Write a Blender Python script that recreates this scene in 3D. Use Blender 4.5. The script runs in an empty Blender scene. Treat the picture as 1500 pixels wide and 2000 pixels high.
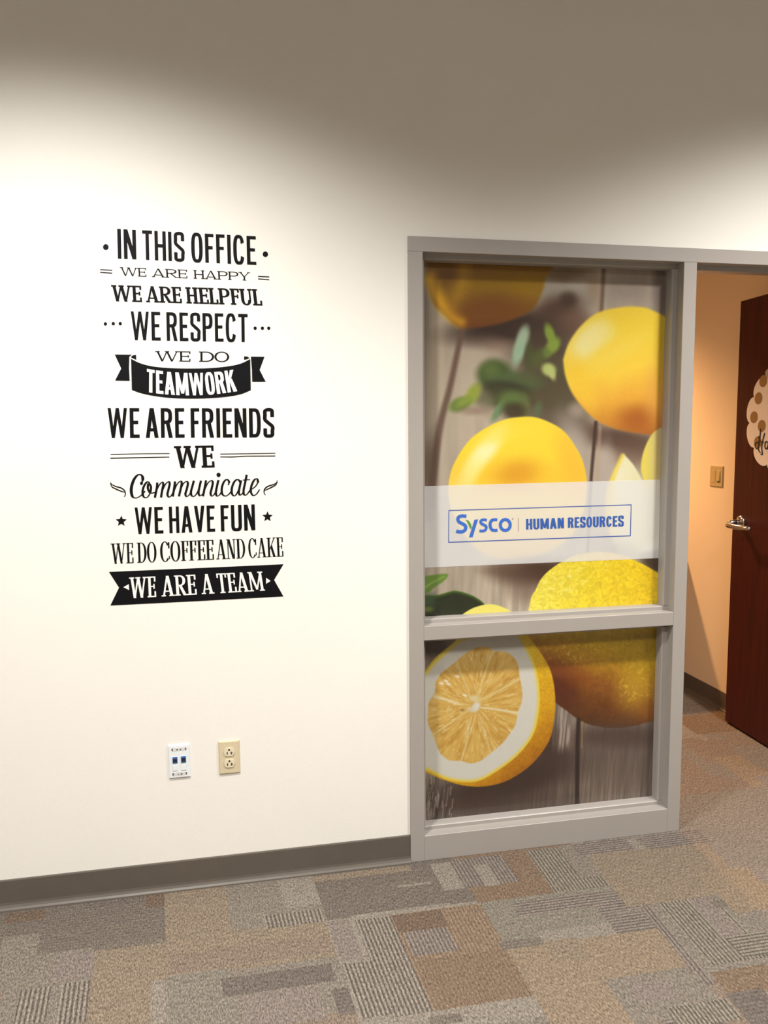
import bpy, bmesh, math, random
import numpy as np
from mathutils import Vector, Matrix

# ------------------------------------------------------------------ camera, world, lights, exposure
S = bpy.context.scene
COL = S.collection
S.view_settings.view_transform = 'Standard'
S.view_settings.look = 'None'
S.view_settings.gamma = 1.0
S.view_settings.use_curve_mapping = False
S.view_settings.exposure = 0.0

CAM = (-0.59437, -2.55181, 1.52997)
F_PX, PITCH, YAW, ROLL = 1500.06, 0.1003995, 0.1959229, -0.0080476
fw = Vector((math.sin(YAW)*math.cos(PITCH), math.cos(YAW)*math.cos(PITCH), -math.sin(PITCH)))
rt = Vector((math.cos(YAW), -math.sin(YAW), 0)); up = rt.cross(fw)
r2 = rt*math.cos(ROLL)+up*math.sin(ROLL); u2 = up*math.cos(ROLL)-rt*math.sin(ROLL)
cd = bpy.data.cameras.new('camera'); cam = bpy.data.objects.new('camera', cd); COL.objects.link(cam)
cam.matrix_world = Matrix(((r2.x, u2.x, -fw.x, CAM[0]), (r2.y, u2.y, -fw.y, CAM[1]), (r2.z, u2.z, -fw.z, CAM[2]), (0, 0, 0, 1)))
cd.sensor_fit = 'HORIZONTAL'; cd.sensor_width = 36.0; cd.lens = 36.0*F_PX/1500.0; cd.clip_start = 0.05
S.camera = cam

w = bpy.data.worlds.new('world'); S.world = w; w.use_nodes = True
w.node_tree.nodes['Background'].inputs[0].default_value = (0.5, 0.48, 0.45, 1)
w.node_tree.nodes['Background'].inputs[1].default_value = 0.02

def light(kind, name, loc, energy, color, **kw):
    d = bpy.data.lights.new(name, kind); d.energy = energy; d.color = color
    for k, v in kw.items(): setattr(d, k, v)
    o = bpy.data.objects.new(name, d); o.location = loc; COL.objects.link(o)
    return o
HALL_C = (1.0, 0.972, 0.92)
CEIL = 3.30
WASH = [(-1.10, -1.22), (1.72, -1.22)]
FILL = [(-3.0, -2.7), (0.3, -2.7), (3.4, -2.7)]  # unseen panel lamps added for general fill in the hall
for x, y in WASH:
    light('SPOT', 'downlight_lamp', (x, y, CEIL-0.03), 410, HALL_C, spot_size=math.radians(132), spot_blend=0.66, shadow_soft_size=0.11)
for x, y in FILL:
    light('AREA', 'fill_panel_lamp', (x, y, CEIL-0.035), 62, HALL_C, shape='SQUARE', size=0.56, spread=math.radians(146))
ROOM_C = (1.0, 0.54, 0.23)
light('SPOT', 'room_downlight_lamp', (1.22, 2.47, 2.67), 390, ROOM_C, spot_size=math.radians(136), spot_blend=0.8, shadow_soft_size=0.05)

light('AREA', 'office_fill_lamp', (-0.1, 1.35, 2.74), 22, (1.0, 0.62, 0.36), shape='SQUARE', size=0.5)  # added fill lamp, brightens the door sign and leaf

# ------------------------------------------------------------------ helpers
def lin(c):
    return tuple((x/12.92 if x <= .04045 else ((x+.055)/1.055)**2.4) for x in (v/255.0 for v in c))
def mat(name, rgb, rough=0.6, metal=0.0, noise=0.0, nscale=60.0, bump=0.0, bscale=200.0, coat=0.0, spec=0.5, alpha=1.0):
    m = bpy.data.materials.new(name); m.use_nodes = True
    nt = m.node_tree; b = nt.nodes['Principled BSDF']
    b.inputs['Base Color'].default_value = (*rgb, 1)
    b.inputs['Roughness'].default_value = rough; b.inputs['Metallic'].default_value = metal
    b.inputs['Specular IOR Level'].default_value = spec
    if coat: b.inputs['Coat Weight'].default_value = coat; b.inputs['Coat Roughness'].default_value = 0.03
    if alpha < 1: b.inputs['Alpha'].default_value = alpha
    tc = nt.nodes.new('ShaderNodeTexCoord')
    if noise:
        n = nt.nodes.new('ShaderNodeTexNoise'); n.inputs['Scale'].default_value = nscale; n.inputs['Detail'].default_value = 4
        nt.links.new(tc.outputs['Object'], n.inputs['Vector'])
        r = nt.nodes.new('ShaderNodeMapRange'); r.inputs['To Min'].default_value = 1-noise; r.inputs['To Max'].default_value = 1+noise
        r.inputs['From Min'].default_value = .25; r.inputs['From Max'].default_value = .75
        nt.links.new(n.outputs['Fac'], r.inputs['Value'])
        v = nt.nodes.new('ShaderNodeVectorMath'); v.operation = 'SCALE'; v.inputs[0].default_value = rgb
        nt.links.new(r.outputs[0], v.inputs['Scale']); nt.links.new(v.outputs[0], b.inputs['Base Color'])
    if bump:
        n = nt.nodes.new('ShaderNodeTexNoise'); n.inputs['Scale'].default_value = bscale; n.inputs['Detail'].default_value = 3
        nt.links.new(tc.outputs['Object'], n.inputs['Vector'])
        p = nt.nodes.new('ShaderNodeBump'); p.inputs['Strength'].default_value = bump; p.inputs['Distance'].default_value = 0.001
        nt.links.new(n.outputs['Fac'], p.inputs['Height']); nt.links.new(p.outputs[0], b.inputs['Normal'])
    return m

M = dict(
    wall=mat('hall_wall_paint', (0.80, 0.775, 0.725), 0.75, bump=0.35, bscale=260, noise=0.012, nscale=3),
    room=mat('office_wall_paint', (0.80, 0.68, 0.52), 0.8, bump=0.3, bscale=260),
    ceil=mat('ceiling_paint', (0.42, 0.40, 0.37), 0.9, noise=0.05, nscale=90),
    frame=mat('taupe_enamel', (0.335, 0.306, 0.282), 0.38, noise=0.015, nscale=9, bump=0.08, bscale=500),
    base=mat('vinyl_cove_base', (0.105, 0.088, 0.072), 0.42, noise=0.05, nscale=20),
    vinyl=mat('black_vinyl', (0.004, 0.004, 0.005), 0.6, spec=0.12),
    white=mat('white_vinyl', (0.82, 0.81, 0.78), 0.5),
    almond=mat('almond_plastic', (0.62, 0.53, 0.36), 0.35),
    almond2=mat('almond_plastic_light', (0.70, 0.62, 0.46), 0.3),
    wplastic=mat('white_plastic', (0.76, 0.79, 0.82), 0.35),
    wplastic2=mat('white_plastic_insert', (0.62, 0.63, 0.62), 0.4),
    switch=mat('aged_ivory_plastic', (0.50, 0.40, 0.20), 0.4),
    dark=mat('dark_slot', (0.02, 0.018, 0.015), 0.6),
    blue=mat('blue_jack_plastic', (0.03, 0.14, 0.42), 0.4),
    navy=mat('jack_cavity', (0.008, 0.012, 0.04), 0.5),
    maroon=mat('jack_contacts', (0.12, 0.02, 0.03), 0.4),
    teal=mat('jack_tab', (0.03, 0.16, 0.26), 0.4),
    chrome=mat('satin_chrome', (0.62, 0.62, 0.64), 0.16, metal=1.0),
    steel=mat('dull_steel', (0.45, 0.42, 0.38), 0.4, metal=1.0),
    logo=mat('logo_blue', lin((50, 98, 186)), 0.5),
    logod=mat('logo_dark_blue', lin((42, 84, 160)), 0.5),
    line=mat('logo_line_blue', lin((62, 88, 160)), 0.5),
    leaf=mat('logo_green', lin((78, 140, 48)), 0.5),
    grey=mat('logo_grey', lin((150, 145, 140)), 0.5),
    band=mat('translucent_white_band', (0.80, 0.80, 0.80), 0.4, alpha=0.56),
    card=mat('sign_board', (0.90, 0.86, 0.84), 0.6),
    gold=mat('gold_paint', (0.34, 0.21, 0.08), 0.5),
    ink=mat('sign_ink', (0.02, 0.018, 0.02), 0.5),
    ribbon=mat('ribbon_satin', (0.80, 0.66, 0.42), 0.35),
    lampglass=mat('lamp_diffuser', (0.8, 0.8, 0.78), 0.4),
    tin=mat('lamp_trim', (0.7, 0.7, 0.68), 0.4),
    wood=mat('cabinet_laminate', (0.20, 0.10, 0.045), 0.4, noise=0.15, nscale=15),
)
def wood_door_mat():
    m = bpy.data.materials.new('mahogany_veneer'); m.use_nodes = True
    nt = m.node_tree; b = nt.nodes['Principled BSDF']; b.inputs['Roughness'].default_value = 0.45; b.inputs['Specular IOR Level'].default_value = 0.3
    tc = nt.nodes.new('ShaderNodeTexCoord'); mp = nt.nodes.new('ShaderNodeMapping'); mp.inputs['Scale'].default_value = (14, 14, 0.9)
    n = nt.nodes.new('ShaderNodeTexNoise'); n.inputs['Scale'].default_value = 3.0; n.inputs['Detail'].default_value = 8; n.inputs['Distortion'].default_value = .6
    cr = nt.nodes.new('ShaderNodeValToRGB')
    cr.color_ramp.elements[0].position = .3; cr.color_ramp.elements[0].color = (0.036, 0.0042, 0.0026, 1)
    cr.color_ramp.elements[1].position = .75; cr.color_ramp.elements[1].color = (0.075, 0.0095, 0.0056, 1)
    nt.links.new(tc.outputs['Object'], mp.inputs[0]); nt.links.new(mp.outputs[0], n.inputs['Vector'])
    nt.links.new(n.outputs['Fac'], cr.inputs[0]); nt.links.new(cr.outputs[0], b.inputs['Base Color'])
    return m
M['door'] = wood_door_mat()

def tag(o, label=None, cat=None, group=None, kind=None):
    if label: o['label'] = label
    if cat: o['category'] = cat
    if group: o['group'] = group
    if kind: o['kind'] = kind
    return o
def empty(name, loc=(0, 0, 0), rz=0.0):
    o = bpy.data.objects.new(name, None); o.empty_display_size = .1; o.location = loc; o.rotation_euler.z = rz
    COL.objects.link(o); return o
def link(name, me, m, parent=None, loc=None):
    """world-coordinate mesh; when parented, coordinates are relative to the parent's origin"""
    if m is not None and not me.materials: me.materials.append(m)
    o = bpy.data.objects.new(name, me); COL.objects.link(o)
    if parent: o.parent = parent
    if loc: o.location = loc
    return o
def bm_box(bm, x0, y0, z0, x1, y1, z1, bev=0.0, seg=1):
    vs = [bm.verts.new(p) for p in ((x0, y0, z0), (x1, y0, z0), (x1, y1, z0), (x0, y1, z0), (x0, y0, z1), (x1, y0, z1), (x1, y1, z1), (x0, y1, z1))]
    fs = [bm.faces.new([vs[i] for i in q]) for q in ((0, 3, 2, 1), (4, 5, 6, 7), (0, 1, 5, 4), (1, 2, 6, 5), (2, 3, 7, 6), (3, 0, 4, 7))]
    if bev:
        es = list({e for f in fs for e in f.edges})
        bmesh.ops.bevel(bm, geom=es, offset=bev, segments=seg, affect='EDGES')
def box(name, a, b, m, parent=None, bev=0.0, seg=1, org=(0, 0, 0)):
    bm = bmesh.new()
    bm_box(bm, a[0]-org[0], a[1]-org[1], a[2]-org[2], b[0]-org[0], b[1]-org[1], b[2]-org[2], bev, seg)
    me = bpy.data.meshes.new(name); bm.to_mesh(me); bm.free()
    o = link(name, me, m, parent)
    return o
def done(name, bm, m, parent=None, smooth=False):
    me = bpy.data.meshes.new(name); bm.to_mesh(me); bm.free()
    if smooth:
        for p in me.polygons: p.use_smooth = True
    return link(name, me, m, parent)
def struct(name, a, b, m, bev=0.0):
    return tag(box(name, a, b, m, None, bev), kind='structure')
def prism_x(name, prof, x0, x1, m, parent=None, mitre0=0.0, mitre1=0.0, ends=True):
    """profile of (y, z) swept along x"""
    bm = bmesh.new()
    a = [bm.verts.new((x0, y, z)) for y, z in prof]; c = [bm.verts.new((x1, y, z)) for y, z in prof]
    n = len(prof)
    for i in range(n): bm.faces.new((a[i], a[(i+1) % n], c[(i+1) % n], c[i]))
    if ends: bm.faces.new(a[::-1]); bm.faces.new(c)
    bmesh.ops.recalc_face_normals(bm, faces=bm.faces)
    return done(name, bm, m, parent)
def flat(name, polys, m, parent, thick=0.0):
    """polys: lists of 3D points, each a flat polygon"""
    bm = bmesh.new()
    for k, p in enumerate(polys):
        e = (k % 48)*6e-6     # overlapping strips lie a hair apart
        try: bm.faces.new([bm.verts.new((q[0], q[1]-e, q[2])) for q in p])
        except ValueError: pass
    return done(name, bm, m, parent)

# survey sheets: every flat layout was measured on a sheet and is carried to its real plane by a fixed plane-to-plane map
H_WALL = np.array([0.00153796, -7.3965e-06, -1.220237177, -0.0001871578, -0.001577972, 2.8048880523, -0.0001144835, -5.66649e-05, 1.0]).reshape(3, 3)
H_FILM = np.array([0.0015797768, -8.565e-06, -1.2380420277, -0.0001874992, -0.0016203966, 2.8411575497, -0.0001144835, -5.66649e-05, 1.0]).reshape(3, 3)
H_FLOOR = np.array([-0.0017583804, 0.0007445362, 0.1566943113, 0.0003755946, 0.0031588777, -5.6227608423, -9.4135e-06, -0.0011697037, 1.0]).reshape(3, 3)
def hmap(H, p):
    q = H @ np.array([p[0], p[1], 1.0]); return (q[0]/q[2], q[1]/q[2])
WALL_Y = 0.008
def on_wall(p, dy=0.0008): x, z = hmap(H_WALL, p); return (x, WALL_Y-dy, z)
FILM_Y = 0.0800
def on_film(p, dy=0.0): x, z = hmap(H_FILM, p); return (x, FILM_Y-dy, z)
# ------------------------------------------------------------------ the room shell
FT = 0.008   # wall face stands this far behind the frame face
def multi(name, boxes, m, parent=None, bev=0.0):
    bm = bmesh.new()
    for a, b in boxes: bm_box(bm, *a, *b, bev)
    return done(name, bm, m, parent)
X0, X1, Y0 = -4.2, 4.6, -6.6
tag(multi('wall_front', [((X0, FT, 0), (0.0, .138, CEIL)), ((0.0, FT, 2.184), (2.028, .138, CEIL)), ((2.028, FT, 0), (X1, .138, CEIL))], M['wall']), kind='structure')
struct('wall_left', (X0-.12, Y0, 0), (X0, .138, CEIL), M['wall'])
struct('wall_right', (X1, Y0, 0), (X1+.12, .138, CEIL), M['wall'])
struct('wall_back', (X0-.12, Y0-.12, 0), (X1+.12, Y0, CEIL), M['wall'])
struct('ceiling', (X0-.12, Y0-.12, CEIL), (X1+.12, .138, CEIL+.1), M['ceil'])
RX = 2.036
struct('wall_office_right', (RX, .138, 0), (RX+.12, 4.3, 2.78), M['room'])
struct('wall_office_left', (-1.7, .138, 0), (-1.58, 4.3, 2.78), M['room'])
struct('wall_office_back', (-1.7, 4.3, 0), (RX+.12, 4.42, 2.78), M['room'])
struct('ceiling_office', (-1.7, .138, 2.78), (RX+.12, 4.42, 2.86), M['ceil'])

# cove base: flat back, rounded toe that turns out over the carpet
def cove(name, x0, x1, y, h=0.1016):
    prof = [(y, h), (y-.003, h-.001), (y-.0045, h-.004), (y-.0045, .024), (y-.006, .016), (y-.010, .009), (y-.0165, .0045), (y-.0175, .001), (y-.0175, 0), (y, 0)]
    return tag(prism_x(name, prof, x0, x1, M['base']), kind='structure')
cove('baseboard_front', X0, -0.0005, FT)
cove('baseboard_front_right', 2.0285, X1, FT)
def cove_side(name, xw, y0, y1, h=0.1016):
    o = cove(name, y0, y1, 0)      # built along x, turned to run along y with its face towards -x
    o.rotation_euler.z = math.radians(90) * -1
    o.location = (xw, y1+y0, 0); return o
bb = cove('baseboard_office', -3.0, 0.0, 0.0)
bb.rotation_euler.z = math.radians(-90); bb.location = (RX, .139+0.0, 0)   # runs from the frame into the office

# ------------------------------------------------------------------ window_1: steel frame with two glazed openings
FD = 0.146
win = tag(empty('window_1'), kind='structure')
fr = M['frame']
box('frame_head', (0, 0, 2.1346), (2.028, FD, 2.184), fr, win, .0012)
box('frame_jamb', (0, 0, 0), (0.051, FD, 2.1346), fr, win, .0012)
box('frame_mullion', (1.012, 0, 0), (1.0635, FD, 2.1346), fr, win, .0012)
box('frame_rail', (0.051, 0, 0.8115), (1.012, FD, 0.8620), fr, win, .0012)
box('frame_sill', (0.051, 0, 0), (1.012, FD, 0.0935), fr, win, .0012)
def stops(z0, z1):
    ya, yb = .040, .0790
    for nm, q in (('glazing_stop', 0), ('glazing_stop', 1), ('glazing_stop', 2), ('glazing_stop', 3)):
        bm = bmesh.new()
        if q < 2:          # lying stops: sill and head, stepped profile
            s = 1 if q == 0 else -1; zb = z0 if q == 0 else z1
            prof = [(ya, zb), (ya, zb+s*.0125), (ya+.003, zb+s*.0150), (ya+.012, zb+s*.0160), (yb, zb+s*.0162), (yb, zb)]
            a = [bm.verts.new((.0515, y, z)) for y, z in prof]; c = [bm.verts.new((1.0115, y, z)) for y, z in prof]
        else:
            s = 1 if q == 2 else -1; xb = .051 if q == 2 else 1.012
            d = 1.0 if q == 2 else 1.32
            prof = [(ya, xb), (ya, xb+s*.0125*d), (ya+.003, xb+s*.0150*d), (ya+.012, xb+s*.0160*d), (yb, xb+s*.0162*d), (yb, xb)]
            a = [bm.verts.new((x, y, z0+.0162)) for y, x in prof]; c = [bm.verts.new((x, y, z1-.0162)) for y, x in prof]
        n = len(prof)
        for i in range(n): bm.faces.new((a[i], a[(i+1) % n], c[(i+1) % n], c[i]))
        bm.faces.new(a[::-1]); bm.faces.new(c); bmesh.ops.recalc_face_normals(bm, faces=bm.faces)
        done(nm, bm, fr, win)
PANES = ((0.8620, 2.1346), (0.0935, 0.8115))
glass = mat('pane_glass', (0.55, 0.58, 0.56), 0.03, spec=0.5)
for z0, z1 in PANES:
    stops(z0, z1)
    box('glass_pane', (.053, .0812, z0+.002), (1.010, .0872, z1-.002), glass, win)
    multi('back_stop', [((.051, .0875, z0), (.067, .110, z1)), ((.996, .0875, z0), (1.012, .110, z1)), ((.067, .0875, z0), (.996, .110, z0+.016)), ((.067, .0875, z1-.016), (.996, .110, z1))], fr, win)

# ------------------------------------------------------------------ door_1: frame and open mahogany door
door = tag(empty('door_1'), kind='structure')
box('frame_jamb', (1.977, 0, 0), (2.028, FD, 2.1346), fr, door, .0012)
multi('door_stop', [((1.0637, .050, 2.1186), (1.977, .095, 2.1346))], fr, door)
hx, hy = 1.899, 0.055                        # hinge line; the leaf stands a little past square
ex, ey = 1.9335, 0.957
ang = math.atan2(ey-hy, ex-hx)
L = math.hypot(ex-hx, ey-hy)
leaf = empty('door_leaf', (hx, hy, 0), ang); leaf.parent = door
# leaf: local x runs from hinge to free edge, local +y is the hall face (towards -x of the room)
def D(name, a, b, m, bev=.0): return box(name, a, b, m, leaf, bev)
D('door_slab', (0, -.044, .010), (L, 0, 2.180), M['door'], .0015)
for hz in (.28, 1.09, 1.92):
    bm = bmesh.new(); bmesh.ops.create_cone(bm, cap_ends=True, segments=14, radius1=.007, radius2=.007, depth=.10, matrix=Matrix.Translation((-.008, .004, hz)))
    done('hinge', bm, M['steel'], leaf, True)
D('strike_edge_plate', (L-.0005, -.034, 1.02), (L+.0012, -.010, 1.12), M['steel'])
def tube(bm, pts, rad, seg=12, flatz=1.0, cap=True):
    pts = [Vector(p) for p in pts]; rings = []
    for i, p in enumerate(pts):
        t = (pts[min(i+1, len(pts)-1)]-pts[max(i-1, 0)]).normalized()
        a = t.cross(Vector((0, 0, 1)));
        if a.length < .05: a = t.cross(Vector((0, 1, 0)))
        a.normalize(); b = a.cross(t).normalized()
        r = rad[i] if isinstance(rad, (list, tuple)) else rad
        rings.append([bm.verts.new(p+a*r*math.cos(k*2*math.pi/seg)+b*r*flatz*math.sin(k*2*math.pi/seg)) for k in range(seg)])
    for i in range(len(rings)-1):
        for k in range(seg): bm.faces.new((rings[i][k], rings[i][(k+1) % seg], rings[i+1][(k+1) % seg], rings[i+1][k]))
    if cap: bm.faces.new(rings[0][::-1]); bm.faces.new(rings[-1])
    bmesh.ops.recalc_face_normals(bm, faces=bm.faces)
HX, HZ = L-.070, 1.075
bm = bmesh.new()                              # rose and neck, hall side
tube(bm, [(HX, 0, HZ), (HX, .004, HZ), (HX, .008, HZ), (HX, .012, HZ), (HX, .016, HZ)], [.033, .033, .030, .022, .0135], 24)
tube(bm, [(HX, .012, HZ), (HX, .040, HZ-.001), (HX+.001, .058, HZ-.004), (HX+.004, .066, HZ-.008)], [.017, .014, .014, .012], 16)
done('handle_rose', bm, M['chrome'], leaf, True)
bm = bmesh.new()
tube(bm, [(HX+.016, .060, HZ-.012), (HX+.010, .068, HZ-.014), (HX-.005, .071, HZ-.015), (HX-.050, .069, HZ-.016), (HX-.100, .064, HZ-.016), (HX-.135, .054, HZ-.0155), (HX-.148, .046, HZ-.015)],
     [.007, .0115, .0125, .0115, .0105, .0092, .006], 16, 1.15)
done('lever_handle', bm, M['chrome'], leaf, True)
bm = bmesh.new()
tube(bm, [(HX, -.044, HZ), (HX, -.052, HZ), (HX, -.060, HZ)], [.033, .030, .0135], 20)
tube(bm, [(HX, -.056, HZ), (HX, -.082, HZ)], [.012, .011], 14)
tube(bm, [(HX+.014, -.086, HZ), (HX-.02, -.088, HZ), (HX-.11, -.080, HZ)], [.008, .0095, .007], 14)
done('lever_handle', bm, M['chrome'], leaf, True)

# ------------------------------------------------------------------ carpet tiles
FLOOR_PAL = dict(
    tan=((176, 152, 120), (140, 118, 92)), tan2=((184, 156, 118), (150, 124, 92)), grey=((160, 149, 133), (124, 114, 101)),
    dk=((132, 121, 107), (92, 82, 72)), dk2=((118, 108, 96), (88, 79, 70)), brown=((148, 112, 76), (112, 82, 56)), dbrown=((116, 84, 58), (88, 62, 44)),
    mauve=((164, 148, 140), (128, 114, 108)), lt=((184, 174, 158), (148, 137, 122)), green=((158, 152, 134), (120, 115, 99)),
    purple=((112, 99, 92), (78, 68, 64)), stripe=((176, 166, 148), (84, 74, 67)), stripeb=((168, 134, 96), (120, 86, 60)),
    stripep=((158, 145, 134), (92, 80, 76)), stripeg=((168, 160, 138), (84, 80, 66)), warm=((166, 140, 116), (130, 106, 86)))
def kshear(x):
    xs = (-.855, -.345, .17, .67); ks = (-.10, -.085, -.04, .035)
    return float(np.interp(x, xs, ks))
XE = [-.855+.5083*i for i in range(-7, 12)]
def to_world(X, Y): return (X+kshear(X)*(Y+.05), Y)
def from_world(x, y):
    X = x
    for _ in range(12): X = x-kshear(X)*(y+.05)
    return X, y
# measured patches: (sheet corners TL, TR, BR, BL), colour, stripe mode 0 none / 1 along y / 2 along x
PATCH = [
 (((0,1700),(320,1690),(322,1846),(0,1875)),'dk2',2),
 (((0,1831),(74,1823),(77,1868),(0,1876)),'grey',0),
 (((10,1785),(88,1776),(90,1795),(8,1804)),'dbrown',0),
 (((195,1760),(262,1752),(264,1763),(196,1770)),'purple',0),
 (((284,1748),(321,1745),(321,1771),(286,1773)),'dbrown',0),
 (((200,1845),(321,1832),(322,1843),(200,1855)),'dk',0),
 (((0,1866),(187,1857),(175,1915),(0,1930)),'grey',0),
 (((104,1866),(187,1857),(178,1915),(98,1925)),'mauve',0),
 (((0,1925),(175,1915),(160,2000),(0,2000)),'grey',0),
 (((43,1933),(100,1927),(88,2000),(24,2000)),'stripe',1),
 (((120,1920),(176,1916),(167,2000),(108,2000)),'stripe',1),
 (((188,1855),(326,1843),(327,2000),(168,2000)),'tan',0),
 (((296,1925),(327,1905),(327,2000),(292,2000)),'lt',0),
 (((321,1735),(445,1722),(460,1830),(325,1850)),'tan',0),
 (((322,1840),(640,1797),(668,1880),(326,1908)),'tan',0),
 (((330,1862),(640,1830),(660,1868),(331,1892)),'warm',0),
 (((442,1722),(612,1705),(632,1795),(448,1818)),'grey',0),
 (((540,1712),(612,1705),(624,1765),(556,1774)),'lt',0),
 (((514,1789),(630,1774),(634,1802),(520,1812)),'stripe',1),
 (((326,1905),(690,1872),(712,2000),(328,2000)),'grey',0),
 (((326,1905),(440,1893),(470,2000),(328,2000)),'green',0),
 (((470,1945),(620,1925),(640,2000),(480,2000)),'mauve',0),
 (((428,1912),(652,1881),(655,1917),(440,1945)),'purple',0),
 (((652,1930),(688,1928),(697,1978),(658,1985)),'purple',2),
 (((612,1700),(900,1670),(937,1766),(632,1796)),'dk2',0),
 (((606,1712),(800,1690),(802,1700),(612,1724)),'tan',0),
 (((760,1724),(845,1715),(850,1725),(764,1736)),'dk',0),
 (((845,1688),(885,1682),(915,1733),(862,1741)),'lt',0),
 (((775,1729),(840,1723),(842,1727),(777,1733)),'lt',0),
 (((636,1792),(940,1765),(1073,1985),(700,2000)),'lt',0),
 (((642,1800),(686,1797),(706,1872),(662,1878)),'mauve',0),
 (((652,1883),(680,1881),(690,1926),(656,1930)),'grey',0),
 (((690,1797),(762,1788),(862,1975),(770,1985)),'stripe',1),
 (((674,1883),(724,1876),(775,1985),(698,1985)),'stripe',1),
 (((680,1786),(880,1766),(883,1775),(690,1796)),'lt',0),
 (((762,1787),(937,1765),(1050,1945),(845,1972)),'stripeb',1),
 (((762,1788),(866,1776),(873,1811),(781,1820)),'dbrown',0),
 (((785,1821),(872,1811),(896,1856),(809,1868)),'stripep',1),
 (((815,1872),(1000,1856),(1046,1946),(846,1973)),'brown',1),
 (((848,1975),(1060,1947),(1080,2000),(860,2000)),'lt',0),
 (((835,1987),(900,1977),(905,2000),(840,2000)),'dk',0),
 (((880,1670),(1100,1650),(1195,1728),(930,1765)),'brown',1),
 (((878,1680),(988,1668),(1008,1722),(908,1735)),'stripep',1),
 (((930,1690),(958,1686),(972,1728),(944,1732)),'lt',1),
 (((985,1668),(1030,1662),(1078,1744),(1012,1728)),'brown',0),
 (((1028,1662),(1140,1648),(1195,1729),(1085,1748)),'stripeg',1),
 (((1100,1652),(1150,1644),(1205,1712),(1125,1720)),'grey',0),
 (((1118,1716),(1188,1709),(1199,1726),(1130,1735)),'stripeg',1),
 (((937,1765),(1235,1722),(1290,1815),(993,1858)),'green',0),
 (((1060,1820),(1230,1795),(1255,1850),(1070,1870)),'lt',0),
 (((998,1764),(1212,1736),(1230,1760),(1014,1792)),'stripep',2),
 (((1160,1760),(1240,1750),(1292,1814),(1206,1828)),'stripep',2),
 (((1200,1782),(1256,1774),(1260,1779),(1204,1787)),'mauve',0),
 (((968,1841),(1055,1829),(1064,1845),(984,1856)),'dk',2),
 (((985,1853),(1292,1814),(1430,2000),(1080,2000)),'tan2',0),
 (((1066,1838),(1130,1830),(1150,1870),(1080,1880)),'tan',0),
 (((1180,1915),(1352,1885),(1424,1975),(1240,2000)),'grey',0),
 (((1230,1925),(1300,1912),(1325,1950),(1250,1962)),'mauve',0),
 (((1300,1968),(1418,1950),(1462,2000),(1320,2000)),'stripeg',1),
 (((1190,1725),(1262,1716),(1300,1770),(1232,1760)),'lt',0),
 (((1232,1755),(1262,1752),(1420,1960),(1352,1890)),'stripep',1),
 (((1252,1718),(1350,1706),(1500,1860),(1388,1895)),'stripeg',1),
 (((1330,1745),(1370,1735),(1448,1822),(1418,1832)),'mauve',0),
 (((1340,1736),(1376,1732),(1400,1756),(1362,1760)),'mauve',0),
 (((1385,1760),(1412,1757),(1425,1770),(1400,1775)),'dk',0),
 (((1425,1835),(1500,1812),(1520,1858),(1452,1872)),'stripeg',2),
 (((1388,1900),(1520,1878),(1520,1938),(1418,1938)),'brown',0),
 (((1420,1940),(1520,1925),(1520,2010),(1465,2005)),'purple',2),
 (((1130,1662),(1380,1640),(1520,1790),(1196,1722)),'tan',0),
 (((1360,1700),(1520,1690),(1520,1812),(1400,1752)),'tan2',0),
 (((1110,1652),(1245,1634),(1250,1660),(1136,1670)),'stripep',2),
 (((1246,1634),(1366,1618),(1380,1645),(1262,1659)),'stripep',2),
 (((1225,1638),(1240,1636),(1256,1658),(1240,1661)),'lt',2),
 (((1455,1690),(1500,1700),(1520,1726),(1480,1716)),'mauve',2),
]
RECTS = []
for q, c, s in PATCH:
    P = [from_world(*hmap(H_FLOOR, p)) for p in q]
    xa = (P[0][0]+P[3][0])/2; xb = (P[1][0]+P[2][0])/2; ya = (P[0][1]+P[1][1])/2; yb = (P[2][1]+P[3][1])/2
    RECTS.append((min(xa, xb), min(ya, yb), max(xa, xb), max(ya, yb), c, s))
# what the photograph does not show goes on in the same manner, seeded
rnd = random.Random(11)
fillers = []
names = ['tan', 'grey', 'dk2', 'lt', 'mauve', 'green', 'brown', 'stripe', 'stripep', 'stripeg', 'warm', 'tan2']
def wild(xa, ya, xb, yb, n, pal=names):
    for _ in range(n):
        wx, wy = rnd.uniform(.10, .42), rnd.uniform(.07, .40); x = rnd.uniform(xa, xb-wx*.5); y = rnd.uniform(ya, yb-wy*.5); c = rnd.choice(pal)
        fillers.append((x, y, min(x+wx, xb), min(y+wy, yb), c, rnd.choice((1, 1, 2)) if c.startswith('s') else 0))
XL0, XL1 = XE[0], XE[-1]
wild(XL0, -3.3, XL1, -.78, 150); wild(XL0, -.78, -1.37, 0.0, 16)
wild(.92, -3.3, XL1, -.20, 60)
wild(.95, .06, 2.06, 1.7, 40, ['warm', 'tan', 'grey', 'brown', 'warm', 'mauve', 'stripep', 'tan2', 'warm'])
RECTS = fillers+RECTS
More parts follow.
